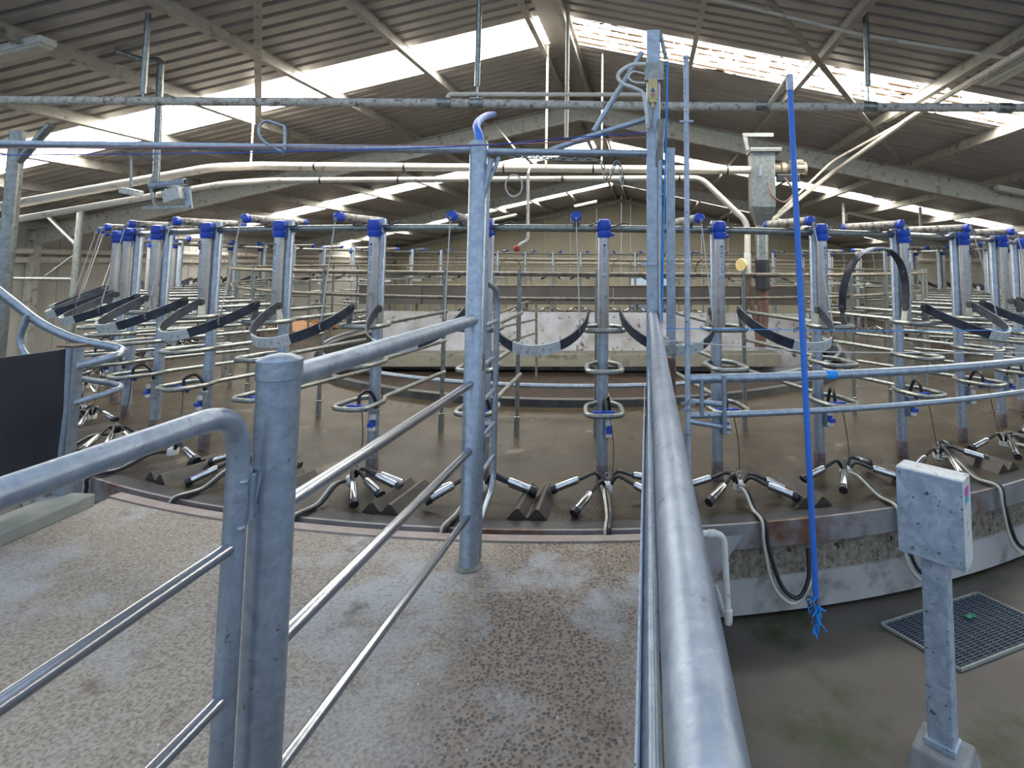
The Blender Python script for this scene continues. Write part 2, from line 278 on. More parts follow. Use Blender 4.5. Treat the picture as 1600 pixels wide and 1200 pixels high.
# ------------------------------------------------------------------ mesh helpers
class MB:
    def __init__(s): s.v = []; s.f = []
    def add(s, vs, fs):
        o = len(s.v); s.v += [Vector(p) for p in vs]; s.f += [tuple(i+o for i in f) for f in fs]; return s
    def tube(s, pts, r, n=10, caps=True, closed=False):
        pts = [Vector(p) for p in pts]; N = len(pts)
        rs = r if isinstance(r, (list, tuple)) else [r]*N
        T = []
        for i in range(N):
            if closed: d = pts[(i+1) % N]-pts[i-1]
            elif i == 0: d = pts[1]-pts[0]
            elif i == N-1: d = pts[-1]-pts[-2]
            else:
                d = (pts[i+1]-pts[i]).normalized()+(pts[i]-pts[i-1]).normalized()
            T.append(d.normalized() if d.length > 1e-9 else Vector((0, 0, 1)))
        ref = Vector((0, 0, 1)) if abs(T[0].z) < 0.9 else Vector((0, 1, 0))
        u = (ref-T[0]*ref.dot(T[0])).normalized()
        vs = []
        for i in range(N):
            u = (u-T[i]*u.dot(T[i])); u = u.normalized() if u.length > 1e-9 else T[i].orthogonal().normalized()
            w_ = T[i].cross(u)
            for k in range(n):
                a = 2*pi*k/n; vs.append(pts[i]+(u*cos(a)+w_*sin(a))*rs[i])
        fs = []
        for i in range(N if closed else N-1):
            j = (i+1) % N
            for k in range(n):
                l = (k+1) % n; fs.append((i*n+k, i*n+l, j*n+l, j*n+k))
        if caps and not closed:
            fs.append(tuple(reversed(range(n)))); fs.append(tuple((N-1)*n+k for k in range(n)))
        return s.add(vs, fs)
    def box(s, c, size, rot=None, taper=1.0):
        c = Vector(c); x, y, z = [q/2 for q in size]
        vs = [Vector((sx*x*(taper if sz > 0 else 1), sy*y*(taper if sz > 0 else 1), sz*z)) for sz in (-1, 1) for sy in (-1, 1) for sx in (-1, 1)]
        if rot is not None: vs = [rot @ v for v in vs]
        return s.add([v+c for v in vs], [(0, 2, 3, 1), (4, 5, 7, 6), (0, 1, 5, 4), (2, 6, 7, 3), (0, 4, 6, 2), (1, 3, 7, 5)])
    def bar(s, a, b, w_, h, up=(0, 0, 1)):       # rectangular bar between two points
        a, b = Vector(a), Vector(b); d = (b-a); L_ = d.length; d.normalize()
        up = Vector(up); x = d.cross(up); x = x.normalized() if x.length > 1e-6 else d.orthogonal().normalized(); z = x.cross(d)
        R = Matrix((x, d, z)).transposed()
        return s.box((a+b)/2, (w_, L_, h), R)
    def prism(s, poly, z0, z1):
        n = len(poly)
        s.add([(p[0], p[1], z0) for p in poly]+[(p[0], p[1], z1) for p in poly],
              [tuple(reversed(range(n))), tuple(range(n, 2*n))]+[(i, (i+1) % n, n+(i+1) % n, n+i) for i in range(n)])
        return s
    def ring(s, r0, r1, z0, z1, seg=200, a0=0, a1=2*pi, c=(0, 0)):
        full = abs(a1-a0-2*pi) < 1e-6; N = seg if full else seg+1; vs = []
        for i in range(N):
            a = a0+(a1-a0)*i/seg
            for (r, z) in ((r0, z0), (r1, z0), (r1, z1), (r0, z1)): vs.append((c[0]+r*sin(a), c[1]-r*cos(a), z))
        fs = []
        for i in range(seg):
            j = (i+1) % N
            for k in range(4):
                l = (k+1) % 4; fs.append((i*4+k, j*4+k, j*4+l, i*4+l))
        if not full: fs += [(0, 1, 2, 3), tuple((N-1)*4+k for k in (3, 2, 1, 0))]
        return s.add(vs, fs)
    def lathe(s, c, prof, n=16, axis=(0, 0, 1)):
        ax = Vector(axis).normalized(); u = ax.orthogonal().normalized(); w_ = ax.cross(u); c = Vector(c); vs = []
        for (r, h) in prof:
            for k in range(n):
                a = 2*pi*k/n; vs.append(c+ax*h+(u*cos(a)+w_*sin(a))*max(r, 1e-4))
        fs = [(i*n+k, i*n+(k+1) % n, (i+1)*n+(k+1) % n, (i+1)*n+k) for i in range(len(prof)-1) for k in range(n)]
        fs += [tuple(reversed(range(n))), tuple((len(prof)-1)*n+k for k in range(n))]
        return s.add(vs, fs)
    def build(s, name, m, parent=None, smooth=True, bevel=0, origin=None):
        me = bpy.data.meshes.new(name)
        o_ = Vector(origin) if origin is not None else Vector((0, 0, 0))
        me.from_pydata([tuple(v-o_) for v in s.v], [], s.f); me.update()
        me.materials.append(m)
        import bmesh
        bm = bmesh.new(); bm.from_mesh(me); bmesh.ops.recalc_face_normals(bm, faces=bm.faces); bm.to_mesh(me); bm.free()
        if smooth:
            for p in me.polygons: p.use_smooth = True
            try: me.set_sharp_from_angle(angle=radians(38))
            except Exception: pass
        o = bpy.data.objects.new(name, me); COL.objects.link(o); o.location = o_
        if parent: o.parent = parent
        if bevel:
            b = o.modifiers.new('bevel', 'BEVEL'); b.width = bevel; b.segments = 2; b.limit_method = 'ANGLE'
        return o
def fillet(pts, r, n=6):
    pts = [Vector(p) for p in pts]; out = [pts[0]]
    for i in range(1, len(pts)-1):
        a, b, c = pts[i-1], pts[i], pts[i+1]; d1 = (a-b); d2 = (c-b); rr = min(r, d1.length*0.49, d2.length*0.49)
        p, q = b+d1.normalized()*rr, b+d2.normalized()*rr
        for k in range(n+1):
            t = k/n; out.append(p*(1-t)**2+b*2*t*(1-t)+q*t*t)
    out.append(pts[-1]); return out
def spline(pts, n=8):
    P = [Vector(p) for p in pts]; P = [P[0]*2-P[1]]+P+[P[-1]*2-P[-2]]; out = []
    for i in range(1, len(P)-2):
        for k in range(n):
            t = k/n; a, b, c, d = P[i-1:i+3]
            out.append(0.5*((2*b)+(c-a)*t+(2*a-5*b+4*c-d)*t*t+(3*b-a-3*c+d)*t**3))
    out.append(P[-2]); return out
def strip(path, normals, w_, th):      # belt swept along path; normals = width direction per point
    P = [Vector(p) for p in path]; W = [Vector(q).normalized() for q in normals]; mb = MB(); vs = []
    for i in range(len(P)):
        d = (P[min(i+1, len(P)-1)]-P[max(i-1, 0)]).normalized(); q = W[i]; q = (q-d*q.dot(d)).normalized(); t = d.cross(q)
        for (a, b) in ((-1, -1), (1, -1), (1, 1), (-1, 1)): vs.append(P[i]+q*a*w_/2+t*b*th/2)
    fs = [(i*4+k, i*4+(k+1) % 4, (i+1)*4+(k+1) % 4, (i+1)*4+k) for i in range(len(P)-1) for k in range(4)]
    fs += [(3, 2, 1, 0), tuple((len(P)-1)*4+k for k in range(4))]
    return mb.add(vs, fs)

def tag(o, label, cat, group=None, kind=None):
    o['label'] = label; o['category'] = cat
    if group: o['group'] = group
    if kind: o['kind'] = kind
    return o
def thing(name, label, cat, loc=(0, 0, 0), rz=0.0, group=None):
    o = bpy.data.objects.new(name, None); o.empty_display_size = 0.1; COL.objects.link(o)
    o.location = loc; o.rotation_euler = (0, 0, rz); tag(o, label, cat, group); return o
def struct(name, mb, m, **k):
    o = mb.build(name, m, **k); o['kind'] = 'structure'; return o
def dup(o, loc=None, rz=None, parent=None):
    c = o.copy(); COL.objects.link(c)
    if parent is not None: c.parent = parent
    if loc is not None: c.location = loc
    if rz is not None: c.rotation_euler = (0, 0, rz)
    for ch in list(o.children): dup(ch, parent=c)
    return c
def local(root, pts):                  # world points -> coordinates under a root
    inv = root_matrix(root).inverted(); return [inv @ Vector(p) for p in pts]
def root_matrix(root):
    return Matrix.Translation(root.location) @ Matrix.Rotation(root.rotation_euler[2], 4, 'Z')

# ------------------------------------------------------------------ the shed
C0 = turn(-0.392, 11.535); CX, CY = C0.x, C0.y
NB = 50; DA = 2*pi/NB; PH = 0.0541+TH
RP, RC, RE, RI, RK = 7.125, 7.215, 7.91, 6.0, 4.85
YB, YF = 4.0, 25.0                    # back opening, far gable
XL, XR = RX-HALF, RX+HALF
PITZ = -0.58
def corr(y0, y1, s, m, name, lift=0.0):
    pitch, rib, top, h = 0.19, 0.035, 0.02, 0.036
    ys = [(y0, 0)]; k0 = math.ceil((y0-YB)/pitch)
    k = k0
    while YB+k*pitch+rib*1.5 < y1:
        b = YB+k*pitch
        if b-rib > y0: ys += [(b-rib, 0), (b-top, h), (b+top, h), (b+rib, 0)]
        k += 1
    ys.append((y1, 0)); mb = MB(); vs = []
    for (y, dz) in ys:
        vs += [(RX, y, RZ0+dz+lift), (RX+s*(HALF+0.4), y, RZ0-RS*(HALF+0.4)+dz+lift)]
    mb.add(vs, [(2*i, 2*i+1, 2*i+3, 2*i+2) for i in range(len(ys)-1)])
    return struct(name, mb, m, smooth=False)
edges = [YB-0.1]+[e for st in STRIPS for e in st]+[YF+0.3]
for i in range(0, len(edges), 2):
    for s in (-1, 1): corr(edges[i], edges[i+1], s, ROOF, 'ceiling')
nwin = 1
for (a, b) in STRIPS:
    for s in (-1, 1):
        corr(a, b, s, SKYC if s < 0 else SKYD, 'window_%d' % nwin, 0.0); nwin += 1
rc = MB(); rc.bar((RX, YB-.5, RZ0-0.02), (RX, YF, RZ0-0.02), 0.30, 0.02)
struct('trim_1', rc, ROOF, smooth=False)
tn = 2
for s in (-1, 1):                      # purlins
    for off in (0.20, 1.68, 2.98, 4.25, 5.5, 6.8, 8.05, 9.3):
        x = RX+s*off; z = roofz(x)-0.035; R = Matrix.Rotation(s*math.atan(RS), 3, 'Y'); mb = MB()
        L_ = YF-YB; yc = (YF+YB)/2
        mb.box((x, yc, z-0.065), (0.012, L_, 0.13), R)
        for dz in (0.0, -0.125): mb.box(Vector((x, yc, z-0.003))+R @ Vector((s*0.028, 0, dz)), (0.056, L_, 0.010), R)
        struct('trim_%d' % tn, mb, PURL, smooth=False); tn += 1
for yr in (9.75, 17.4, 24.85):    # portal rafters with their columns
    mb = MB(); h = 0.30 if yr < 24 else 0.16
    for s in (-1, 1):
        a = Vector((RX, yr, RZ0-0.17)); b = Vector((RX+s*HALF, yr, roofz(XL)-0.17))
        dz = Vector((0, 0, -h/2))
        mb.bar(a+dz, b+dz, 0.014, h)
        for q in (0, -h): mb.bar(a+Vector((0, 0, q)), b+Vector((0, 0, q)), 0.15, 0.014)
        if yr > 3: mb.box((RX+s*(HALF-0.1), yr, (roofz(XL)-0.2+PITZ)/2), (0.16, 0.12, roofz(XL)-0.2-PITZ))
    mb.box((RX, yr, RZ0-0.17-h/2), (0.5, 0.03, h+0.02))
    struct('trim_%d' % tn, mb, RAFT, smooth=False); tn += 1
# walls: cream panels above a rail, pale below
def panelwall(name, x0, y0, x1, y1, ztop0, ztop1, m, inset, apex=None):
    a, b = Vector((x0, y0, 0)), Vector((x1, y1, 0)); L_ = (b-a).length; d = (b-a)/L_; nrm = Vector((-d.y, d.x, 0))*inset
    n = int(L_/1.1)+1; mb = MB()
    for i in range(n):
        p, q = a+d*(L_*i/n+0.006), a+d*(L_*(i+1)/n-0.006)
        def zt(pt):
            return roofz(pt.x) if apex else ztop0
        cuts = [(p, q)]
        for (p_, q_) in cuts:
            zs = [PITZ, 1.74, None]
            mb.add([p_+Vector((0, 0, PITZ)), q_+Vector((0, 0, PITZ)), q_+Vector((0, 0, zt(q_))), p_+Vector((0, 0, zt(p_))),
                    p_+nrm+Vector((0, 0, PITZ)), q_+nrm+Vector((0, 0, PITZ)), q_+nrm+Vector((0, 0, zt(q_))), p_+nrm+Vector((0, 0, zt(p_)))],
                   [(0, 1, 2, 3), (7, 6, 5, 4), (0, 4, 5, 1), (1, 5, 6, 2), (2, 6, 7, 3), (3, 7, 4, 0)])
    return struct(name, mb, m, smooth=False)
panelwall('wall_left', XL, YF, XL, YB, roofz(XL), 0, PANELG, -0.08)
panelwall('wall_right', XR, YB, XR, YF, roofz(XR), 0, PANELG, -0.08)
# far gable with an opening
wx0, wx1 = PY(985, 460, YF).x, PY(1043, 460, YF).x
wz0, wz1 = PY(1010, 500, YF).z, PY(1010, 432, YF).z
mb = MB()
xs = [XL+(wx0-XL)*i/9 for i in range(10)]
def gp(x0, x1, z0=None, z1=None):
    a0 = PITZ if z0 is None else z0; t0 = roofz(x0) if z1 is None else z1; t1 = roofz(x1) if z1 is None else z1
    mb.add([(x0, YF, a0), (x1, YF, a0), (x1, YF, t1), (x0, YF, t0), (x0, YF+.08, a0), (x1, YF+.08, a0), (x1, YF+.08, t1), (x0, YF+.08, t0)],
           [(0, 1, 2, 3), (7, 6, 5, 4), (0, 4, 5, 1), (1, 5, 6, 2), (2, 6, 7, 3), (3, 7, 4, 0)])
cuts = sorted(set([round(XL+i*1.15, 3) for i in range(19) if XL+i*1.15 < XR-.3 and not (wx0-.4 < XL+i*1.15 < wx1+.4) and abs(XL+i*1.15-RX) > .4]+[RX, wx0, wx1, XR]))
for a, b in zip(cuts[:-1], cuts[1:]):
    if abs(a-wx0) < 1e-6: gp(a, b, None, wz0); gp(a, b, wz1, None)
    else: gp(a+0.008, b-0.008)
struct('wall_far', mb, PANEL, smooth=False)
mb = MB()
for z in (wz0, wz1, wz0+(wz1-wz0)*0.62): mb.box(((wx0+wx1)/2, YF, z), (wx1-wx0+.1, 0.1, 0.06))
for x in (wx0, wx1): mb.box((x, YF, (wz0+wz1)/2), (0.06, 0.1, wz1-wz0))
struct('window_%d' % nwin, mb, PURL, smooth=False)
mb = MB()                              # wall rails / cream pipe band
mb.tube([(XL, YF-0.12, 1.78), (XR, YF-0.12, 1.78)], 0.06); mb.box((RX, YF-0.05, 1.62), (2*HALF-.1, 0.06, 0.10))
mb.tube([(XL+0.12, YB, 1.78), (XL+0.12, YF, 1.78)], 0.06); mb.box((XL+0.05, (YB+YF)/2, 1.62), (0.06, YF-YB, 0.10))
mb.tube([(XR-0.12, YB, 1.78), (XR-0.12, YF, 1.78)], 0.06)
struct('trim_%d' % tn, mb, PVC); tn += 1
mb = MB()
mb.box((0, 12, PITZ-0.06), (70, 60, 0.12)); mb2 = mb
struct('floor', mb2, YARD, smooth=False)
g = MB(); g.box((0, 60, PITZ-0.07), (120, 70, 0.1)); struct('floor', g, GRASS, smooth=False)

# entrance walkway (its front edge follows the platform)
WXL, WXR = -3.72, 0.05
mb = MB(); poly = []
RW = 7.985
aR = math.asin((WXR-CX)/RW); aL = math.asin((WXL-CX)/RW)
for i in range(41):
    a = aL+(aR-aL)*i/40; poly.append((CX+RW*sin(a), CY-RW*cos(a)))
poly = poly+[(WXR, -3.0), (WXL, -3.0)]
mb.prism(list(reversed(poly)), PITZ, -0.004)
struct('floor', mb, WALK, smooth=False)
mb = MB(); mb.ring(RW-0.03, RW+0.045, -0.12, 0.006, 60, aL, aR, (CX, CY))
struct('trim_%d' % tn, mb, LIPM, smooth=False); tn += 1

# ------------------------------------------------------------------ rotary platform
plat = thing('rotary_platform', 'large round rotating milking platform of wet brown concrete with a steel rim', 'milking platform', (CX, CY, 0))
MB().ring(RK, RE-0.02, -0.12, 0, 240).build('deck', DECK, plat, smooth=False)
MB().ring(RE-0.02, RE, -0.14, 0.012, 240).build('rim_plate', RIMM, plat, smooth=False)
MB().ring(RE-0.13, RE-0.02, -0.02, 0.010, 240).build('edge_rubber', RUB, plat, smooth=False)
MB().ring(RE-0.10, RE-0.05, -0.36, -0.12, 240).build('rough_fascia', FASR, plat, smooth=False)
f_ = MB(); f_.ring(RE-0.12, RE-0.03, PITZ+0.03, -0.34, 240); f_.build('pale_skirt', FASW, plat, smooth=False)
MB().ring(RK-0.03, RK+0.07, -0.12, 0.085, 200).build('inner_kerb', KERBM, plat, smooth=False)
def ringpts(r, z, n=150): return [(r*sin(2*pi*i/n), -r*cos(2*pi*i/n), z) for i in range(n)]
MB().tube(ringpts(RK-0.12, 0.20), 0.028, 8, closed=True).build('kerb_rail', GALV, plat)
MB().tube(ringpts(RP, 1.911), 0.029, 10, closed=True).build('top_ring_rail', GALVD, plat)
MB().tube(ringpts(RI, 1.53), 0.022, 8, closed=True).build('inner_top_rail', GALVR, plat)
MB().tube(ringpts(RI-0.03, 1.29), 0.017, 8, closed=True).build('inner_mid_rail', GALVR, plat)

CH = 2*RP*sin(DA/2)                    # spacing between neighbouring posts
def bail_root(k): a = PH+k*DA; return (CX+RP*sin(a), CY-RP*cos(a), 0), a
# local frame: origin at the post foot, +x to the right seen from outside, +y towards the centre
def next_post(dx=0.0, dy=0.0, z=0.0):   # local coords of the neighbour's (k+1) local point
    a = DA; bx, by = RP*sin(a), RP-RP*cos(a)
    return Vector((bx+dx*cos(a)-dy*sin(a), by+dx*sin(a)+dy*cos(a), z))

def prev_post(p):                       # the same point one stall to the left
    q = Vector((p[0], p[1]-RP, 0)); c_, s__ = cos(-DA), sin(-DA)
    return Vector((q.x*c_-q.y*s__, q.x*s__+q.y*c_+RP, p[2]))
ORD = ['first', 'second', 'third', 'fourth', 'fifth', 'sixth', 'seventh', 'eighth', 'ninth', 'tenth', 'eleventh', 'twelfth', 'thirteenth']
NEAR = list(range(-7, 6))
def where(k):
    if k == 0: return 'directly left of the tall square post'
    if k == 1: return 'directly right of the tall square post'
    if k < 0: return '%s leftwards from the tall square post' % ORD[-k]
    return '%s rightwards from the tall square post' % ORD[k-1]
def place(proto, k, desc, group, fargroup, first):
    loc, a = bail_root(k)
    o = proto if first else dup(proto)
    o.location = loc; o.rotation_euler = (0, 0, a)
    if k in NEAR: o['label'] = '%s, %s' % (desc, where(k)); o['group'] = group
    else: o['label'] = '%s on the far side of the round platform' % desc; o['group'] = fargroup
    return o

def mk_divider():
    t = thing('stall_divider', '', 'stall divider')
    MB().tube([(0, 0, 0.0), (0, 0, 1.965), (0, 0, 1.985)], [0.043, 0.043, 0.036], 16).build('outer_post', GALV, t)
    MB().lathe((0, 0, 0), [(0.047, 0), (0.047, 0.125), (0.043, 0.135)], 14).build('post_foot', STAIN, t)
    yi = RP-RI
    MB().tube([(0, yi, 0.0), (0, yi, 0.18), (0, yi, 0.185), (0, yi, 1.58)], [0.027, 0.027, 0.021, 0.021], 10).build('inner_post', GALVD, t)
    for z, w_, o_ in ((1.16, 0.15, 0.30), (0.88, 0.125, 0.36), (0.58, 0.13, 0.36)):
        p = [(-0.035, 0.04, z), (-w_, -0.06, z), (-w_, -o_, z), (w_, -o_, z), (w_, -0.06, z), (0.058, 0.03, z), (0.03, yi-0.02, z)]
        MB().tube(fillet(p, 0.10, 7), 0.0185, 10).build('side_rail', GALVD, t)
    for s in (-1, 1):
        m_ = MB(); m_.add([(s*.135, -.20, 1.165), (s*.135, -.135, 1.165), (s*.108, -.15, 1.32), (s*.108, -.19, 1.32),
                           (s*.141, -.20, 1.165), (s*.141, -.135, 1.165), (s*.114, -.15, 1.32), (s*.114, -.19, 1.32)],
                          [(0, 1, 2, 3), (7, 6, 5, 4), (0, 4, 5, 1), (1, 5, 6, 2), (2, 6, 7, 3), (3, 7, 4, 0)])
        m_.build('strap_bracket', GALVD, t, smooth=False)
    # teal clip with black hose arch under the lowest loop
    m_ = MB()
    for x in (-.06, 0, .06): m_.lathe((x, -.20, .53), [(.012, 0), (.02, .02), (.02, .045)], 8)
    m_.box((0, -.20, .562), (.17, .05, .02)); m_.build('hose_clip', BLUE, t)
    MB().tube(spline([(.0, -.20, .58), (.0, -.19, .64), (.03, -.12, .66), (.05, -.06, .56), (.05, -.05, .42)]), 0.013, 8).build('vacuum_hose', RUB, t)
    return t
def mk_valve():
    t = thing('cluster_valve', '', 'valve')
    MB().box((0.045, -0.055, .43), (.055, .045, .17)).build('bracket', GALV, t, smooth=False, bevel=.004)
    m_ = MB(); m_.box((0.045, -0.085, .46), (.045, .03, .035)); m_.build('valve_head', WPL, t, smooth=False)
    m_ = MB(); m_.box((0.045, -0.085, .375), (.045, .04, .03)); m_.build('valve_base', WPL, t, smooth=False)
    m_ = MB(); m_.lathe((0.045, -0.09, .388), [(.013, 0), (.013, .05)], 10); m_.box((0.045, -0.105, .405), (.045, .03, .03)); m_.build('blue_knob', BLUE, t)
    return t
def mk_cylinder():
    t = thing('upright_cylinder', '', 'pneumatic cylinder')
    MB().lathe((0, -.09, 1.15), [(.034, 0), (.0385, .01), (.0385, .72)], 16).build('barrel', CYL, t)
    m_ = MB(); m_.lathe((0, -.09, 1.835), [(.045, 0), (.051, .012), (.051, .05), (.047, .055), (.053, .065), (.053, .115), (.046, .135), (.030, .142)], 18)
    m_.lathe((.03, -.09, 1.86), [(.013, 0), (.013, .045)], 8, (1, -.3, 0)); m_.lathe((-.03, -.09, 1.90), [(.012, 0), (.012, .03)], 8, (-1, 0, 0))
    m_.build('blue_cap', BLUE, t)
    MB().tube(spline([(.04, -.09, 1.92), (.10, -.05, 1.93), (.16, -.02, 1.955), (.2, .0, 1.95)]), 0.006, 6).build('air_hose', RUB, t)
    m_ = MB()                            # curved label strip facing outwards
    vs = []; n = 6
    for i in range(n+1):
        a = -0.42+0.84*i/n
        for z in (1.55, 1.80): vs.append((.0392*sin(a), -.09-.0392*cos(a), z))
    m_.add(vs, [(2*i, 2*i+2, 2*i+3, 2*i+1) for i in range(n)]); lb = m_.build('label_strip', LABEL, t)
    return t, lb
def mk_letters(parent):
    strokes = {'O': [(-1, -1, 1, -1), (1, -1, 1, 1), (1, 1, -1, 1), (-1, 1, -1, -1)],
               'B': [(-1, -1, 1, -1), (1, -1, 1, 1), (1, 1, -1, 1), (-1, 1, -1, -1), (0, -1, 0, 1)],
               'D': [(-1, -1, 1, -.6), (1, -.6, 1, .6), (1, .6, -1, 1), (-1, 1, -1, -1)],
               'I': [(-1, 0, 1, 0)], 'F': [(-1, -1, 1, -1), (1, -1, 1, 1), (0, -1, 0, .6)],
               'R': [(-1, -1, 1, -1), (1, -1, 1, 1), (1, 1, 0, 1), (0, 1, 0, -1), (0, 0, -1, 1)]}
    mb = MB(); z = 1.785; mb.box((0, -.09-.0396, z-0.008), (.016, .0012, .016)); z -= 0.034
    for ch in 'OBDIFOR':                 # letters turned on their side, reading downwards
        for (a, b, c, d) in strokes[ch]:
            p, q = Vector((a*.007, -.1299, z-b*.008)), Vector((c*.007, -.1299, z-d*.008))
            e = (q-p).normalized()*.001; mb.bar(p-e, q+e, .0012, .0022, (1, 0, 0) if abs((q-p).x) < 1e-5 else (0, 0, 1))
        z -= 0.027 if ch not in 'D' else 0.034
    return mb.build('lettering', INK, parent, smooth=False)
def mk_remover(cord=True):
    t = thing('cord_retract_cylinder', '', 'pneumatic cylinder')
    x = -.215
    MB().tube([(x, -.22, 1.985), (x, .36, 1.99)], .034, 14).build('barrel', CYLD, t)
    for (a, b) in ((-.255, -.20), (.32, .375)):
        MB().lathe((x, a, 1.985), [(.031, 0), (.040, .008), (.040, b-a-.008), (.034, b-a)], 14, (0, 1, 0)).build('blue_end_cap', BLUE, t)
    m_ = MB(); m_.lathe((x-.008, -.275, 1.955), [(.018, 0), (.010, .005), (.010, .011), (.018, .016)], 12, (1, 0, 0)); m_.box((x, -.262, 1.965), (.02, .035, .022)); m_.build('pulley', GALVD, t)
    m_ = MB(); m_.box((x, 0.0, 1.945), (.03, .08, .035)); m_.tube(spline([(x, .05, 1.97), (x+.05, .0, 1.90), (x+.1, -.02, 1.93), (x+.16, -.06, 1.95)]), .006, 6); m_.build('clamp', KERBM, t)
    if cord: mk_rope(t)
    return t
def strap_path(up):
    a = Vector((.12, -.17, 1.285)); b = next_post(-.12, -.17, 1.285); mid = (a+b)/2; out = Vector((mid.x, mid.y-RP, 0)).normalized()
    P = []; W = []
    for i in range(41):
        t = i/40; u = 2*t-1
        ph_ = pi*t; lat = -cos(ph_)*(1+.10*sin(ph_)); prof = sin(ph_)**1.15
        base = mid+(b-a)/2*lat
        if up: p = base+out*(0.06*prof)+Vector((0, 0, 0.50*prof**0.75)); q = out
        else: p = base+out*(0.46*prof)+Vector((0, 0, -0.215*prof)); q = Vector((0, 0, 1))*0.75+out*-0.55*0+out*(0.25)
        P.append(p); W.append(q)
    return P, W
def mk_strap(up=False):
    t = thing('retention_strap', '', 'cow retention strap'); P, W = strap_path(up)
    strip(P, W, .072, .010).build('belt', STRAPM, t, smooth=False)
    out = [p+(Vector((p.x-.44, p.y-RP, 0)).normalized()*0.0) for p in P]
    strip(P[15:27] if not up else P[14:24], W[15:27] if not up else W[14:24], .0745, .014).build('worn_patch', WORN, t, smooth=False)
    for p, s in ((P[0], 1), (P[-1], -1)):
        m_ = MB(); m_.lathe(p+Vector((0, 0, 0)), [(.030, -.008), (.030, .008), (.012, .0085), (.012, .014)], 12, (1, 0, 0)); m_.build('end_bolt', KERBM, t)
    q = P[32]; m_ = MB(); m_.tube(fillet([q+Vector((0, -.006, -.02)), q+Vector((0, -.02, .0)), q+Vector((0, -.005, .05)), q+Vector((0, .01, .09))], .015), .006, 6); m_.build('lift_hook', GALVD, t)
    return t
def mk_rope(parent):
    P, W = strap_path(False); a = Vector((-.215, -.275, 1.95)); q = prev_post(P[32])
    m_ = MB(); m_.tube([a, a*.5+(q+Vector((0, 0, .1)))*.5+Vector((0, 0, -.01)), q+Vector((0, 0, .08))], .0045, 6)
    m_.build('lift_cord', WROPE, parent)
def mk_dropcord(parent):
    m_ = MB(); m_.tube(spline([(.04, -.22, .56), (.07, -.24, .34), (.06, -.28, .15)]), .0035, 6)
    m_.build('drop_cord', RUB, parent)
def mk_wedge():
    x0 = .46; m_ = MB(); L0, L1 = -.60, -.14
    prof = [(-.135, 0), (-.075, .062), (-.055, .064), (-.008, .012), (.008, .012), (.055, .064), (.075, .062), (.135, 0)]
    n = len(prof)
    m_.add([(x0+a*.93, L1, z) for a, z in prof]+[(x0+a, L0, z) for a, z in prof],
           [tuple(range(n)), tuple(reversed(range(n, 2*n)))]+[(i, (i+1) % n, n+(i+1) % n, n+i) for i in range(n)])
    o = m_.build('rubber_wedge_mat', WEDGE, smooth=False); tag(o, '', 'rubber mat'); return o
def mk_cluster(seed, hang, simple=False):
    R = random.Random(seed); t = thing('milking_cluster', '', 'milking cluster')
    c = Vector((.05+R.uniform(-.04, .05), -.30+R.uniform(-.05, .04), .075))
    mk_dropcord(t)
    m_ = MB(); m_.lathe(c-Vector((0, 0, .045)), [(.02, 0), (.042, .02), (.046, .045), (.036, .07), (.012, .082)], 14); m_.build('claw', WPL, t)
    m_ = MB(); m_.tube([c+Vector((0, 0, .035)), c+Vector((0, 0, .06))], .006, 6)
    m_.tube([c+Vector((.018*cos(q), 0, .078+.018*sin(q))) for q in [i*2*pi/12 for i in range(12)]], .003, 6, closed=True); m_.build('hanging_ring', GALV, t)
    base = R.choice([0, 0, 0.3, -0.3])
    for i in range(4):
        an = [(-.25, .16), (.25, .12), (-2.9, .16), (-2.35, .12)][i]; a = an[0]+base+R.uniform(-.25, .25)
        if seed % 3 == 0: a = -.9+i*.45+R.uniform(-.1, .1)
        d = Vector((cos(a), sin(a), 0)); lift = R.uniform(.06, .10)
        s0 = c+d*.03+Vector((0, 0, .02)); s1 = c+d*.08+Vector((0, 0, lift)); s2 = c+d*.17+Vector((0, 0, lift-.03)); drop = -R.uniform(.25, .5)
        dd = (d+Vector((0, 0, drop))).normalized(); s3 = s2+dd*.03; end = s3+dd*.165
        if end.z < .03: end.z = .03
        MB().tube(spline([s0, s1, s2, s3]), .0125, 7).build('short_milk_tube', RUB, t)
        cu = MB().tube([s3, s3+(end-s3)*.08, end], [.020, .026, .026], 12).build('teat_cup', CHROME, t)
        MB().tube([end, end+dd*.04], .031, 12).build('liner_mouth', RUB, cu if not simple else t)
    ye = -(RE-RP)
    for j, (mm, rr) in enumerate(((CLEAR, .010), (RUB, .013))):
        dx = .025*j
        p = [c+Vector((-.02, -.03, 0)), c+Vector((-.03+dx, -.16, .02)), Vector((.0+dx, -.62, .03)), Vector((-.02+dx, ye-.018, .03))]
        if hang: p += [Vector((-.02+dx, ye-.045, -.10)), Vector((.03+dx*2, ye-.06, -.34)), Vector((.16+dx, ye-.07, -.45+.03*j)), Vector((.29-dx, ye-.06, -.32)), Vector((.33-dx*2, ye-.035, -.15))]
        else: p += [Vector((-.02+dx, ye-.033, -.04)), Vector((-.02+dx, ye-.038, -.10))]
        MB().tube(spline(p), rr, 8).build('long_milk_tube' if j == 0 else 'pulse_tube', mm, t)
    return t

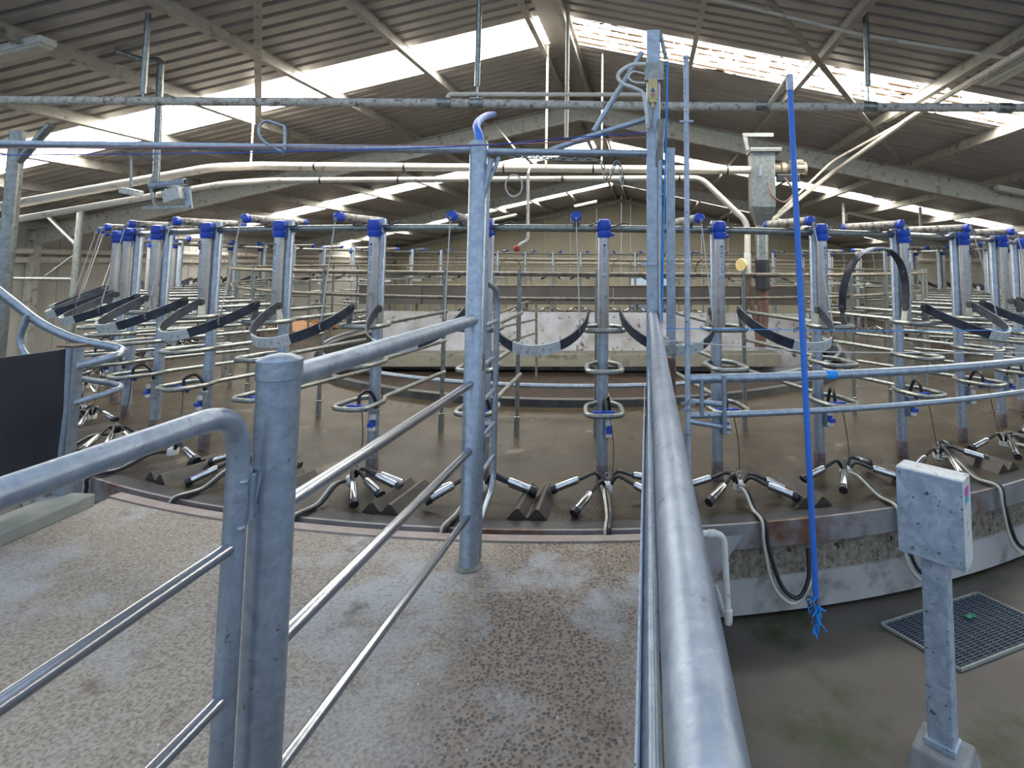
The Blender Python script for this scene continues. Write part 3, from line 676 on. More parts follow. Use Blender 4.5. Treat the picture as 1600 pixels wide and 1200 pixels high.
div = mk_divider(); valve = mk_valve(); cyl, lb = mk_cylinder(); rem = mk_remover(); remu = mk_remover(False)
strap = mk_strap(); strapu = mk_strap(True); wedge = mk_wedge()
cyln = dup(cyl); mk_letters(cyln)
ALLK = list(range(-25, 25))
RAISED = {2, 23, -23, 20}
firsts = set()
def fst(key):
    if key in firsts: return False
    firsts.add(key); return True
for k in ALLK:
    place(div, k, 'galvanised stall post with looped side rails', 'stall dividers nearest the walkway', 'stall dividers across the platform', fst('d'))
    place(cyl if k not in NEAR else cyln, k, 'upright grey cylinder with a blue cap', 'upright cylinders nearest the walkway', 'upright cylinders across the platform', fst('c' if k not in NEAR else 'cn'))
    nocord = (k-1) in RAISED
    place(remu if nocord else rem, k, 'lying soiled cylinder with blue end caps', 'lying cylinders nearest the walkway', 'lying cylinders across the platform', fst('ru' if nocord else 'r'))
    up = k in RAISED
    place(strapu if up else strap, k, 'black rubber strap raised in an arch' if up else 'sagging black rubber strap with pale middle', 'retention straps nearest the walkway', 'raised straps across the platform' if up else 'retention straps across the platform', fst('su' if up else 's'))
    if -9 <= k <= 8:
        place(valve, k, 'small grey valve with a blue knob', 'valves nearest the walkway', 'valves across the platform', fst('v'))
        place(wedge, k, 'black ridged rubber mat on the deck', 'wedge mats nearest the walkway', 'wedge mats across the platform', fst('w'))
clN = [mk_cluster(s, False) for s in (1, 3, 5)]; clH = [mk_cluster(s, True) for s in (2, 4, 8)]; clF = mk_cluster(11, False, True)
for k in ALLK:
    if not (-9 <= k <= 8): p_, key = clF, 'cf'
    elif k >= 1: p_, key = clH[k % 3], 'ch%d' % (k % 3)
    else: p_, key = clN[k % 3], 'cn%d' % (k % 3)
    place(p_, k, 'steel milking cups with black hoses on deck', 'milking clusters nearest the walkway', 'milking clusters across the platform', fst(key))

# ------------------------------------------------------------------ island in the middle of the platform
YI = 12.0
a, b = PY(596, 488, YI), PY(1262, 488, YI)
isl = thing('concrete_partition', 'long whitewashed concrete wall crossing the hollow middle of the platform', 'wall', ((a.x+b.x)/2, (a.y+b.y)/2, PITZ))
def iv(p): return Vector(p)-isl.location
zt, zb = PY(930, 488, YI).z, PY(930, 549, YI).z
m_ = MB(); m_.bar(iv((a.x, a.y, (zt+PITZ)/2)), iv((b.x, b.y, (zt+PITZ)/2)), .16, zt-PITZ); m_.build('wall_slab', CONCW, isl, smooth=False)
o1, o2 = PY(560, 560, YI-.25), PY(1215, 560, YI-.25)
m_ = MB(); m_.bar(iv(o1), iv(o2), .5, .26); m_.build('ledge', CONCL, isl, smooth=False, bevel=.02)
o1, o2 = PY(560, 600, YI-.1), PY(1262, 600, YI-.1)
m_ = MB(); m_.bar(iv(o1), iv(o2), .1, .5); m_.build('lower_wall', PITM, isl, smooth=False)
a, b = PY(562, 461, YI+.3), PY(1255, 463, YI+.3)
tr = thing('grey_trough', 'long grey panelled trough spanning the middle above the white wall', 'trough', ((a.x+b.x)/2, (a.y+b.y)/2, 0))
def iv2(p): return Vector(p)-tr.location
n = 7
for i in range(n):
    p, q = a+(b-a)*(i/n+.001), a+(b-a)*((i+1)/n-.001); m_ = MB(); m_.bar(iv2(p), iv2(q), .12, .37); m_.build('panel', GREYP, tr, smooth=False)
for i in range(4):
    p = a+(b-a)*((i+.5)/4); m_ = MB(); m_.tube([iv2((p.x, p.y+.1, PITZ)), iv2((p.x, p.y+.1, p.z))], .03, 8); m_.build('leg', GALVR, tr)
MB().tube([iv2(a+Vector((0, -.08, .21))), iv2(b+Vector((0, -.08, .21)))], .022, 8).build('top_rail', GALVR, tr)
o = MB(); o.lathe((CX, CY, PITZ), [(RK-.05, 0), (RK-.05, .01)], 80); o.build('centre_floor', PITM)
bpy.data.objects['centre_floor'].name = 'floor'; bpy.context.view_layer.update()
for ob in bpy.data.objects:
    if ob.name.startswith('floor'): ob['kind'] = 'structure'
# small gate seen beyond, rails on the island
g0 = PY(790, 480, 8.3); ig = thing('island_hurdle', 'small dark pipe hurdle in front of the white wall', 'hurdle', (g0.x, g0.y, -.3))
q = [PY(772, 492, 7.6), PY(838, 466, 9.6), PY(838, 546, 9.6)]
def L(root, p): return Vector(p)-root.location
MB().tube(fillet([L(ig, PY(772, 492, 7.6)), L(ig, PY(838, 466, 9.6)), L(ig, PY(838, 590, 9.6))], .1), .02, 8).build('frame', GALVR, ig)
for (y0, y1) in ((513, 499), (540, 520)):
    MB().tube([L(ig, PY(775, y0, 7.7)), L(ig, PY(838, y1, 9.6))], .016, 8).build('rail', GALVR, ig)

# ------------------------------------------------------------------ foreground gates and rails
def tubes(name, label, cat, base, parts, group=None):
    t = thing(name, label, cat, base, 0, group)
    for (pn, pts, r, m) in parts:
        MB().tube([Vector(p)-t.location for p in pts], r, 20 if r > .02 else 10).build(pn, m, t)
    return t
# post beside the near gate
p1 = PY(425, 800, 1.58); x1, y1 = p1.x, p1.y
POST1 = Vector((x1, y1, 0))
t = thing('gate_post', 'thick galvanised post with a domed cap nearest the camera', 'post', (x1, y1, 0))
MB().lathe((0, 0, 0), [(.054, 0), (.054, 1.33)], 28).build('shaft', GALV, t)
MB().lathe((0, 0, 1.328), [(.0545, 0), (.0575, .002), (.0575, .052), (.0545, .055), (.032, .064), (.004, .069)], 28).build('cap', GALV, t)
MB().tube([(.0, -.055, 1.10), (-.01, -.062, 1.02)], .006, 8).build('hinge_weld', GALV, t)
# post 2 at the front of the platform
p2 = PZ(732, 884, 0); POST2 = Vector((p2.x, p2.y, 0)); ztop2 = PY(742, 222, 3.2).z
t = thing('gatepost', 'tall galvanised round post standing at the front edge of the walkway', 'post', POST2)
MB().lathe((0, 0, 0), [(.056, 0), (.056, .01), (.053, .02), (.053, ztop2), (.045, ztop2+.012)], 28).build('shaft', GALV, t)
MB().lathe((0, 0, 0), [(.075, 0), (.062, .012)], 18).build('base_weld', CONCL, t)
t['label'] = 'tall galvanised round post standing at the front edge of the walkway'
# fence between the two posts
parts = []
for (ya, yb, r) in ((580, 500, .033), (780, 600, .0215), (988, 705, .0215), (1196, 808, .0185)):
    B = PY(734, yb, 3.2); zz = B.z
    parts.append(('rail', [Vector((x1, y1, zz)), Vector((POST2.x, POST2.y, zz))], r, GALV if r > .03 else POLISH))
tubes('walkway_fence', 'four rail pipe fence running from the domed post to the tall round post', 'fence', ((x1+POST2.x)/2, (y1+POST2.y)/2, 0), parts)
# near gate on the left
gA = PY(362, 900, 1.47); gB = PY(-140, 900, 0.83)
def gp_(t_, z): return Vector((gA.x+(gB.x-gA.x)*t_, gA.y+(gB.y-gA.y)*t_, z))
zt = PY(340, 637, 1.47).z
parts = [('frame', fillet([gp_(1.25, zt+.0), gp_(0.0, zt), gp_(0.0, 0.12)], .13, 8), .026, GALV)]
t = tubes('swing_gate', 'galvanised pipe gate with a rounded corner at the left front', 'gate', (gA.x, gA.y, 0), parts)
for (py,) in ((852,), (1088,)):
    z = PY(350, py, 1.47).z
    MB().tube([gp_(0.0, z)-t.location, gp_(1.25, z)-t.location], .017, 18).build('rail', POLISH, t)
z = PY(350, 1350, 1.47).z
MB().tube([gp_(0.0, z)-t.location, gp_(1.25, z)-t.location], .017, 18).build('rail', POLISH, t)
m_ = MB(); zl = PY(395, 775, 1.5).z
for dz in (-.06, 0.05):
    m_.tube(fillet([gp_(0, zl+dz), gp_(-.02, zl+dz)+Vector((.03, -.03, 0)), Vector((x1-.03, y1-.05, zl+dz))], .02), .007, 8)
m_.tube([Vector(((gA.x+x1)/2, (gA.y+y1)/2-.02, zl-.06)), Vector(((gA.x+x1)/2, (gA.y+y1)/2-.02, zl+.05))], .012, 12)
m_.v = [v-t.location for v in m_.v]; m_.build('hinge', GALV, t)

# handrail on the right edge of the walkway
TP = PY(1021, 500, 3.5); TPX, TPY = TP.x, TP.y
hr = thing('walkway_handrail', 'thick shiny handrail running straight away along the right walkway edge', 'handrail', (0.04, 1.8, 0))
zr = 1.315
MB().tube(fillet([(.040-.04, -1.2-1.8, zr), (.040-.04, 1.0, zr), (.03-.04, TPY-1.8-.06, zr+.02)], .4), .0285, 28).build('top_rail', GALV, hr)
for z, q in ((1.02, .006), (.72, .020), (.40, .014), (.14, .014)):
    MB().tube([(-.034, -3, z), (-.034, TPY-1.8, z)], q, 16).build('lower_rail', GALV, hr)
MB().tube([(-.034, -2.8, 0), (-.034, -2.8, zr-.02)], .02, 14).build('stanchion', GALV, hr)
sp = MB(); sp.box((-.057, TPY/2-.9-1.8+.9-.25, .47), (.004, TPY+.5, .90)); sp.build('side_sheet', SPANGLE, hr, smooth=False)

# ------------------------------------------------------------------ tall square post group
tp = thing('tall_square_post', 'tall square galvanised post rising to the roof beside the handrail', 'post', (TPX, TPY, PITZ))
ztop = PY(1018, 50, 3.5).z
m_ = MB(); m_.box((0, 0, (ztop-PITZ)/2), (.085, .085, ztop-PITZ)); m_.build('shaft', GALV, tp, smooth=False, bevel=.008)
m_ = MB(); zz = PY(1020, 116, 3.5).z-PITZ; m_.box((0.005, -.01, zz), (.115, .11, .12)); m_.build('head_bracket', GALVD, tp, smooth=False, bevel=.003)
def Lp(px, py, Y): return PY(px, py, Y)-tp.location
MB().tube([Lp(1003, 82, 3.5), Lp(928, 205, 3.5)], .017, 10).build('upper_brace', GALV, tp)
MB().tube(fillet([Lp(1010, 186, 3.5), Lp(925, 212, 3.5), Lp(858, 236, 3.5)], .05), .019, 10).build('lower_brace', GALV, tp)
MB().tube([Lp(1033, 186, 3.40), Lp(1030, 260, 3.46)], .024, 14).build('stub_pipe', GALVD, tp)
MB().tube([Lp(1031, 190, 3.44), Lp(1031, 500, 3.46)], .016, 10).build('guide_tube', GALV, tp)
m_ = MB(); m_.tube(spline([Lp(1008, 100, 3.42), Lp(985, 102, 3.4), Lp(966, 116, 3.4), Lp(972, 130, 3.4), Lp(992, 138, 3.4), Lp(1006, 150, 3.42), Lp(1012, 200, 3.42)]), .012, 8); m_.build('corrugated_conduit', WPL, tp)
m_ = MB(); m_.tube(spline([Lp(1008, 130, 3.42), Lp(990, 128, 3.4), Lp(982, 120, 3.4), Lp(990, 112, 3.4), Lp(1006, 115, 3.42)]), .006, 8); m_.build('cable_loop', WPL, tp)
MB().tube([Lp(1032, 52, 3.5), Lp(1038, 80, 3.5), Lp(1041, 92, 3.5)], .013, 10).build('rod_bracket', GALVD, tp)
MB().box(Lp(1014, 412, 3.44), (.1, .01, .016)).build('clamp', GALV, tp)
sw = thing('safety_switch', 'small yellow switch box with a blue triangle on the tall square post', 'switch', PY(1020, 140, 3.42))
MB().box((0, 0, .0), (.056, .035, .125)).build('housing', YEL, sw, smooth=False, bevel=.005)
m_ = MB(); m_.add([(-.014, -.019, -.02), (.014, -.019, -.02), (0, -.019, .012)], [(0, 1, 2)]); m_.build('blue_triangle', BLUE, sw, smooth=False)
m_ = MB(); m_.lathe((0, -.0185, -.038), [(.014, 0), (.014, .001)], 12, (0, -1, 0)); m_.build('pink_disc', PINKR, sw)
m_ = MB(); m_.box((0, 0, -.072), (.045, .03, .02)); m_.lathe((0, 0, -.115), [(.010, 0), (.010, .04)], 10); m_.build('plunger', YEL, sw)
m_ = MB()
for i in range(8):
    c = PY(1020-i*.2, 166+i*5, 3.42); pts = [c+Vector((.008*cos(q) if i % 2 else 0, 0 if i % 2 else .008*cos(q), .012*sin(q))) for q in [j*pi/4 for j in range(8)]]; m_.tube(pts, .0028, 5, closed=True)
o = m_.build('switch_chain', GALVD); tag(o, 'short chain hanging below the yellow switch box', 'chain')
# second, partly rusted post
q = PY(1048, 400, 3.72); rp = thing('half_rusted_post', 'galvanised post with a rusty brown lower half behind the handrail', 'post', (q.x, q.y, PITZ))
za, zb_, zc = PY(1048, 232, 3.72).z, PY(1048, 552, 3.72).z, PY(1048, 560, 3.72).z
MB().box((0, 0, (za+zb_)/2-PITZ), (.056, .056, za-zb_)).build('upper_section', GALV, rp, smooth=False, bevel=.005)
MB().box((0, 0, (zc-PITZ)/2), (.050, .050, zc-PITZ)).build('rusty_section', RUST, rp, smooth=False, bevel=.004)
MB().box((0, -.01, PY(1048, 545, 3.72).z-PITZ), (.066, .07, .07)).build('clamp', GALVD, rp, smooth=False, bevel=.004)
# thin tube
q0, q1 = PY(1058, 88, 3.45), PY(1075, 690, 3.45)
tt = thing('thin_service_pipe', 'slim upright pipe with clamps just right of the tall square post', 'pipe', (q1.x, q1.y, PITZ))
MB().tube([(0, 0, 0), (0, 0, q0.z-PITZ)], .0165, 14).build('pipe', SPANGLE, tt)
for py in (92, 192, 632, 642, 680):
    z = PY(1062, py, 3.45).z-PITZ; m_ = MB(); m_.lathe((0, 0, z), [(.022, 0), (.022, .016)], 12)
    if py in (192, 632, 642): m_.box((0, -.01, z+.008), (.085, .012, .012))
    m_.build('clamp', GALV, tt)
# ropes round the post
for (nm, pts, r, m, lab) in (
    ('blue_rope', [PY(1043, 95, 3.45), PY(1041, 200, 3.45), PY(1036, 400, 3.44), PY(1034, 505, 3.44)], .0065, BROPE, 'blue rope hanging down the right side of the tall square post'),
    ('white_rope', [PY(1030, 330, 3.43), PY(1032, 500, 3.43), PY(1036, 530, 3.40)], .006, WROPE, 'dirty white rope hanging down the face of the tall square post'),
    ('stretched_string', [PY(1042, 532, 3.45), PY(1150, 541, 3.7), PY(1300, 550, 4.0), PY(1640, 552, 4.6)], .0045, WROPE, 'long pale cord stretched right above the curved barrier'),
    ('stretched_twine', [PY(1040, 513, 3.55), PY(1200, 515, 3.8), PY(1400, 517, 4.1), PY(1640, 515, 4.6)], .003, BROPE, 'thin blue twine stretched right, just above the pale cord'),
    ('red_string', [PY(-40, 232, 3.17), PY(735, 226, 3.16), PY(900, 220, 3.3), PY(1012, 214, 3.42)], .003, PINKR, 'faded red cord running along the top of the long crossbar'),
    ('navy_string', [PY(-40, 243, 3.1), PY(400, 238, 3.1), PY(735, 228, 3.12), PY(880, 216, 3.3), PY(1012, 207, 3.42)], .003, BLUE, 'thin dark blue cord running along the long crossbar')):
    o = MB().tube(spline(pts), r, 6).build(nm, m); tag(o, lab, 'cord')
m_ = MB()
for i in range(5):
    c = PY(1041, 528+i*2.0, 3.42); R = Matrix.Rotation(i*1.1, 3, 'X') @ Matrix.Rotation(i*.7, 3, 'Z')
    m_.tube([c+R @ Vector((.014*cos(j*pi/5), .014*sin(j*pi/5), 0)) for j in range(10)], .004, 6, closed=True)
o = m_.build('rope_knot', WROPE); tag(o, 'lumpy white knot tied at the left end of the pale cord', 'knot')

# crossbar from left column to tall post
zc_ = PY(735, 232, 3.2).z
cb = thing('long_crossbar', 'long galvanised crossbar at head height from the left edge to the tall square post', 'crossbar', (POST2.x, POST2.y, zc_))
eL = PY(-60, 224, 3.25)
MB().tube([(eL.x-POST2.x, eL.y-POST2.y, eL.z-zc_), (0, 0, 0)], .0225, 16).build('left_bar', GALV, cb)
MB().tube([(0, 0, -.01), Vector((TPX, TPY, PY(1015, 240, 3.5).z))-cb.location], .022, 16).build('right_bar', GALV, cb)
m_ = MB(); m_.tube([PY(x_, y_, 3.2)-cb.location for x_, y_ in ((445, 234), (445, 200), (444, 197), (420, 189), (412, 190), (406, 196), (404, 205), (408, 216), (416, 224), (430, 232), (444, 239))], .0085, 8); m_.build('d_shaped_handle', GALV, cb)
MB().tube([PY(768, 248, 3.22)-cb.location, PY(752, 318, 3.22)-cb.location], .018, 8).build('corner_brace', GALV, cb)
MB().tube([PY(780, 246, 3.25)-cb.location, PY(757, 300, 3.22)-cb.location], .012, 8).build('corner_brace', GALV, cb)
# chain
m_ = MB(); path = spline([PY(795, 243, 3.28), PY(850, 247, 3.3), PY(900, 250, 3.32), PY(938, 252, 3.34), PY(945, 276, 3.34), PY(952, 281, 3.34), PY(960, 258, 3.35), PY(968, 253, 3.36), PY(972, 288, 3.36)], 12)
acc = 0; last = path[0]; flip = 0; done = []
for p in path:
    if (p-last).length > .030:
        d = (p-last).normalized(); c = (p+last)/2; u = d.orthogonal().normalized(); v = d.cross(u)
        if flip: u = v
        m_.tube([c+d*.02*cos(j*pi/4)+u*.011*sin(j*pi/4) for j in range(8)], .0038, 5, closed=True); flip = 1-flip; last = p
o = m_.build('loose_chain', GALVD); tag(o, 'loose steel chain draped beneath the crossbar with a loop hanging down', 'chain')
o = MB().tube(spline([PY(803+13*cos(q), 290+17*sin(q), 3.25) for q in [i*2*pi/14 for i in range(15)]]), .005, 6).build('wire_coil', WROPE); tag(o, 'small loop of pale wire hanging right of the tall round post', 'wire')

# narrow gate right of the tall round post
ga = PY(752, 650, 3.28); gb = PY(773, 650, 3.62)
ng = thing('narrow_rung_gate', 'narrow galvanised rung gate standing open just behind the tall round post', 'gate', (ga.x, ga.y, 0))
A0 = Vector((0, 0, 0)); B0 = Vector((gb.x-ga.x, gb.y-ga.y, 0))
zt1 = PY(773, 452, 3.62).z; zb1 = .28
MB().tube(fillet([A0+Vector((0, 0, zt1+.06)), B0+Vector((0, 0, zt1)), B0+Vector((0, 0, zb1)), A0+Vector((0, 0, zb1-.08))], .12), .018, 12).build('frame', GALV, ng)
MB().tube([(0, 0, .02), (0, 0, PY(752, 260, 3.28).z)], .02, 12).build('hinge_stile', GALV, ng)
for z in (1.28, 1.06, .86, .66, .46): MB().tube([A0+Vector((0, 0, z)), B0+Vector((0, 0, z))], .013, 10).build('rung', GALV, ng)
m_ = MB(); m_.box((-.0, -.03, PY(752, 565, 3.28).z), (.03, .03, .09)); m_.build('latch', RUST, ng, smooth=False)
# blue hose out of the tall round post
o = MB().tube(spline([Vector((POST2.x, POST2.y, ztop2-.1)), Vector((POST2.x, POST2.y, ztop2+.03)), PY(745, 195, 3.5), PY(757, 182, 4.1), PY(772, 178, 4.75)]), .024, 12).build('blue_hose', BLUEP); tag(o, 'curved blue hose coming out of the top of the tall round post', 'hose')

# ------------------------------------------------------------------ overhead pipes
YM = 4.9
t = thing('main_overhead_pipe', 'long soiled galvanised pipe crossing the whole picture under the roof', 'pipe', PY(700, 161, YM))
pl = [PY(-80, 156, YM), PY(700, 161, YM), PY(1015, 166, YM), PY(1700, 169, YM)]
MB().tube([p-t.location for p in pl], .038, 16).build('pipe', PIPEM, t)
for px in (695, 745, 1190, 1358, 1570):
    py = 161+(px-700)*.009; d = (pl[2]-pl[1]).normalized(); c = PY(px, py, YM)-t.location
    MB().lathe(c-d*.06, [(.045, 0), (.048, .01), (.048, .11), (.045, .12)], 16, d).build('coupling', GALVD, t)
MB().tube(fillet([PY(700, 160, YM)-t.location, PY(700, 147, YM)-t.location, PY(1010, 148, YM)-t.location], .04), .018, 10).build('bypass_pipe', PVC, t)
def hanger(px, py0, Y, name, lab, r=.024, y1=None):
    a = PY(px, py0, Y); z1 = roofz(a.x)-.05
    t_ = thing(name, lab, 'hanger', a)
    zs = PY(px, y1, Y).z-a.z if y1 else .1
    MB().tube([(0, 0, zs), (0, 0, z1-a.z)], r, 10).build('sleeve', GALVD, t_)
    MB().tube([(0, 0, 0), (0, 0, zs+.02)], .008, 8).build('rod', GALV, t_)
    return t_
hanger(222, 158, YM, 'pipe_hanger', 'galvanised hanger sleeve holding the long soiled pipe, leftmost one', y1=146)
hanger(745, 161, YM, 'pipe_hanger', 'galvanised hanger sleeve holding the long soiled pipe above the tall round post', y1=135)
hanger(1357, 166, YM, 'pipe_hanger', 'galvanised hanger sleeve holding the long soiled pipe, right of the blue pipe', y1=134)
for (px, py, Y, r, lab) in ((885, 216, 6.2, .022, 'pale upright conduit hanging from the ridge in the middle'), (853, 262, 7.4, .016, 'thin pale rod hanging from the ridge to the cream pipes'), (940, 263, 7.45, .012, 'short thin rod carrying the cream pipes near the ridge'),
                         (392, 255, 7.5, .012, 'thin rod carrying the cream pipes on the left')):
    a = PY(px, py, Y); o = MB().tube([a, (a.x, a.y, roofz(a.x)-.03)], r, 8).build('hanging_rod', PVC, origin=a); tag(o, lab, 'rod')
# cream pipes to the hopper
YP = 7.5
for (nm, pts, r, lab) in (('upper_cream_pipe', [PY(-60, 334, 6.6), PY(330, 262, 7.2), PY(400, 259, YP), PY(1175, 266, YP)], .055, 'upper of two cream plastic pipes sweeping across to the grey hopper'),
                          ('lower_cream_pipe', [PY(-60, 358, 6.6), PY(350, 287, 7.2), PY(420, 282, YP), PY(1095, 278, YP), PY(1168, 348, YP), PY(1168, 395, YP)], .040, 'lower cream plastic pipe bending down beside the grey hopper')):
    t = thing(nm, lab, 'pipe', pts[2]); P = fillet([p-t.location for p in pts], .12)
    MB().tube(P, r, 14).build('pipe', PVC, t)
    for k in (0.12, .3, .5, .68, .82, .95):
        L_ = len(P)-1; a_, b_ = pts[2]-t.location, pts[3]-t.location; c = a_+(b_-a_)*k; d = (b_-a_).normalized()
        MB().lathe(c-d*.01, [(r+.006, 0), (r+.006, .02)], 14, d).build('band', RUB, t)
# hopper, motor, pipe
h0 = PY(1190, 290, YP); hp = thing('grey_hopper', 'grey galvanised hopper box hanging at the end of the cream pipes', 'hopper', h0)
def Lh(px, py, Y=YP): return PY(px, py, Y)-h0
w_ = 0.30
m_ = MB(); zt_, zm_ = Lh(1190, 240).z, Lh(1190, 325).z; m_.box((0, 0, (zt_+zm_)/2), (w_, .28, zt_-zm_)); m_.build('box', GALVD, hp, smooth=False, bevel=.008)
zb_ = Lh(1190, 352).z; m_ = MB(); m_.box((0, 0, (zb_+zm_)/2), (.17, .17, zm_-zb_+.001), None, w_/.17); m_.build('chute', GALVD, hp, smooth=False)
MB().box((0.03, -.02, zt_+.02), (.40, .32, .05)).build('lid', GALVD, hp, smooth=False, bevel=.005)
MB().bar(Lh(1168, 235), Lh(1163, 210), .03, .05).build('arm', GALVD, hp, smooth=False)
MB().bar(Lh(1160, 211), Lh(1208, 211), .04, .05).build('arm', GALVD, hp, smooth=False)
MB().bar(Lh(1187, 258, 7.34), Lh(1187, 276, 7.34), .10, .02).build('switch_plate', GALV, hp, smooth=False)
mo = thing('electric_motor', 'grey finned electric motor bolted to the right side of the hopper', 'motor', PY(1232, 266, YP))
d = Vector((1, .05, 0)).normalized(); m_ = MB(); m_.lathe((-.26, 0, 0), [(.05, 0), (.09, .02), (.09, .14), (.11, .16), (.11, .22), (.085, .24), (.10, .26), (.125, .27), (.125, .44), (.11, .48), (.06, .49)], 18, (1, 0, 0)); m_.build('body', GALVR, mo)
m_ = MB()
for i in range(10):
    a = i*pi/5; m_.box((.1, .125*cos(a), .125*sin(a)), (.16, .01, .03), Matrix.Rotation(-a+pi/2, 3, 'X'))
m_.build('fins', GALVR, mo, smooth=False)
m_ = MB(); m_.box((-.03, -.09, -.12), (.30, .06, .10)); m_.build('terminal_box', RUB, mo, smooth=False, bevel=.01)
o = MB().tube(spline([PY(1200, 285, 7.3), PY(1206, 305, 7.25), PY(1225, 316, 7.25), PY(1240, 300, 7.3), PY(1226, 278, 7.35)]), .014, 8).build('motor_cable', RUST); tag(o, 'brown cable looping between the hopper and its motor', 'cable')
fp = thing('feed_downpipe', 'stained grey downpipe with a dark sleeve beneath the hopper', 'pipe', PY(1190, 352, YP))
def Lf(px, py): return PY(px, py, YP)-fp.location
c0 = fp.location
def zrel(py): return PY(1190, py, YP).z-c0.z
MB().tube([(0, 0, 0), (0, 0, zrel(408))], .085, 14).build('upper_pipe', GALVD, fp)
MB().tube([(0, 0, zrel(406)), (0, 0, zrel(452))], .092, 14).build('dark_sleeve', RUB, fp)
MB().tube([(0, 0, zrel(450)), (0, 0, zrel(500)), (-.05, 0, zrel(545))], .07, 14).build('lower_pipe', RUST, fp)
tv = thing('white_tap_pipe', 'white valve pipe with a yellow handwheel left of the stained downpipe', 'valve', PY(1168, 395, YP))
MB().tube([(0, 0, 0), (0, 0, -.32)], .045, 12).build('body', WPL, tv)
MB().lathe((-.07, -.03, -.16), [(.08, 0), (.09, .02), (.08, .05)], 14, (-1, -1, 0)).build('handwheel', YEL, tv)
MB().tube(spline([(0, 0, -.32), (.02, 0, -.6), (.1, 0, -.9), (.12, 0, -1.2)]), .035, 10).build('rusty_tail', RUST, tv)
# white pipe with red tap
t = thing('red_tap_pipe', 'slim white pipe ending in a red tap in front of the far wall', 'tap', PY(825, 272, 6.4))
MB().tube(fillet([(0, 0, 0), PY(825, 376, 6.4)-t.location, PY(812, 381, 6.4)-t.location, PY(808, 392, 6.4)-t.location], .06), .016, 8).build('pipe', WPL, t)
MB().lathe(PY(808, 389, 6.36)-t.location, [(.02, 0), (.035, .01), (.035, .03), (.02, .04)], 12, (0, -1, .2)).build('red_handwheel', RED, t)
a = PY(825, 272, 6.4); MB().tube([(0, 0, 0), (0, .1, .1), PR(770, 190, .12)-t.location], .012, 8).build('supply_conduit', WPL, t)

# sensor bracket on a hanging conduit at the left
s0 = PY(247, 200, 5.6)
t = thing('sensor_bracket', 'hanging conduit carrying a tube and a small floodlight left of the crossbar', 'bracket', s0)
def Ls(px, py, Y=5.6): return PY(px, py, Y)-s0
MB().tube(fillet([PR(180, 80, .03)-s0, Ls(225, 95), Ls(252, 93), Ls(250, 118), Ls(244, 285)], .06), .03, 12).build('conduit', GALVD, t)
MB().tube([Ls(241, 270), Ls(236, 295), Ls(243, 325)], .016, 8).build('arm', GALVD, t)
MB().tube([Ls(235, 290), Ls(290, 284)], .035, 12).build('tube', SPANGLE, t)
MB().lathe(Ls(287, 284), [(.026, 0), (.026, .03)], 12, (1, .1, 0)).build('tube_mouth', RUB, t)
MB().bar(Ls(224, 325), Ls(298, 323), .05, .03).build('base_bar', GALVD, t, smooth=False)
MB().box(Ls(275, 305), (.18, .14, .13), Matrix.Rotation(-.3, 3, 'Y')).build('lamp_housing', WPL, t, smooth=False, bevel=.01)
MB().bar(Ls(292, 292), Ls(296, 326), .02, .06).build('lamp_bracket', GALV, t, smooth=False)
m_ = MB()
for r in (.07, .09): m_.tube([Ls(252, 302)+Vector((r*cos(q), 0, r*.7*sin(q))) for q in [i*pi/6 for i in range(12)]], .006, 6, closed=True)
m_.build('cable_coil', RUB, t)
s1 = PY(204, 240, 5.6); t = thing('small_floodlight', 'small pale floodlight on a thin drop rod at the left under the roof', 'lamp', s1)
MB().tube([(0, 0, 0), PY(205, 292, 5.6)-s1], .012, 8).build('rod', GALVD, t)
MB().box(PY(205, 300, 5.6)-s1, (.15, .13, .06), Matrix.Rotation(.2, 3, 'Y')).build('housing', WPL, t, smooth=False, bevel=.01)
MB().tube([PY(190, 238, 5.6)-s1, (0, 0, 0), PY(240, 250, 5.6)-s1], .013, 8).build('arm', GALVD, t)

# left columns
q = PY(10, 400, 4.9); zt_ = PY(12, 205, 4.9).z
t = thing('roof_column', 'thick galvanised column at the far left edge under the roof', 'column', (q.x, q.y, PITZ))
MB().tube([(0, 0, 0), (0, 0, zt_-PITZ)], .055, 14).build('shaft', GALVD, t)
MB().tube([PY(15, 268, 4.9)-t.location, PY(80, 195, 4.9)-t.location], .035, 12).build('brace', GALVD, t)
q = PY(120, 400, 9.0); t = thing('wall_column', 'galvanised column with braces in front of the left wall', 'column', (q.x, q.y, PITZ))
MB().tube([(0, 0, 0), (0, 0, PY(124, 322, 9).z-PITZ)], .05, 12).build('shaft', GALVD, t)
MB().tube([PY(122, 385, 9)-t.location, PY(75, 338, 9)-t.location], .035, 10).build('brace', GALVD, t)
MB().tube([PY(117, 398, 9)-t.location, PY(68, 434, 9)-t.location], .02, 10).build('brace', GALVD, t)
o = MB().tube([PY(-60, 434, 9), PY(119, 436, 9)], .03, 10).build('wall_pipe', GALVD); tag(o, 'thin horizontal pipe running along the left wall to the braced column', 'pipe')

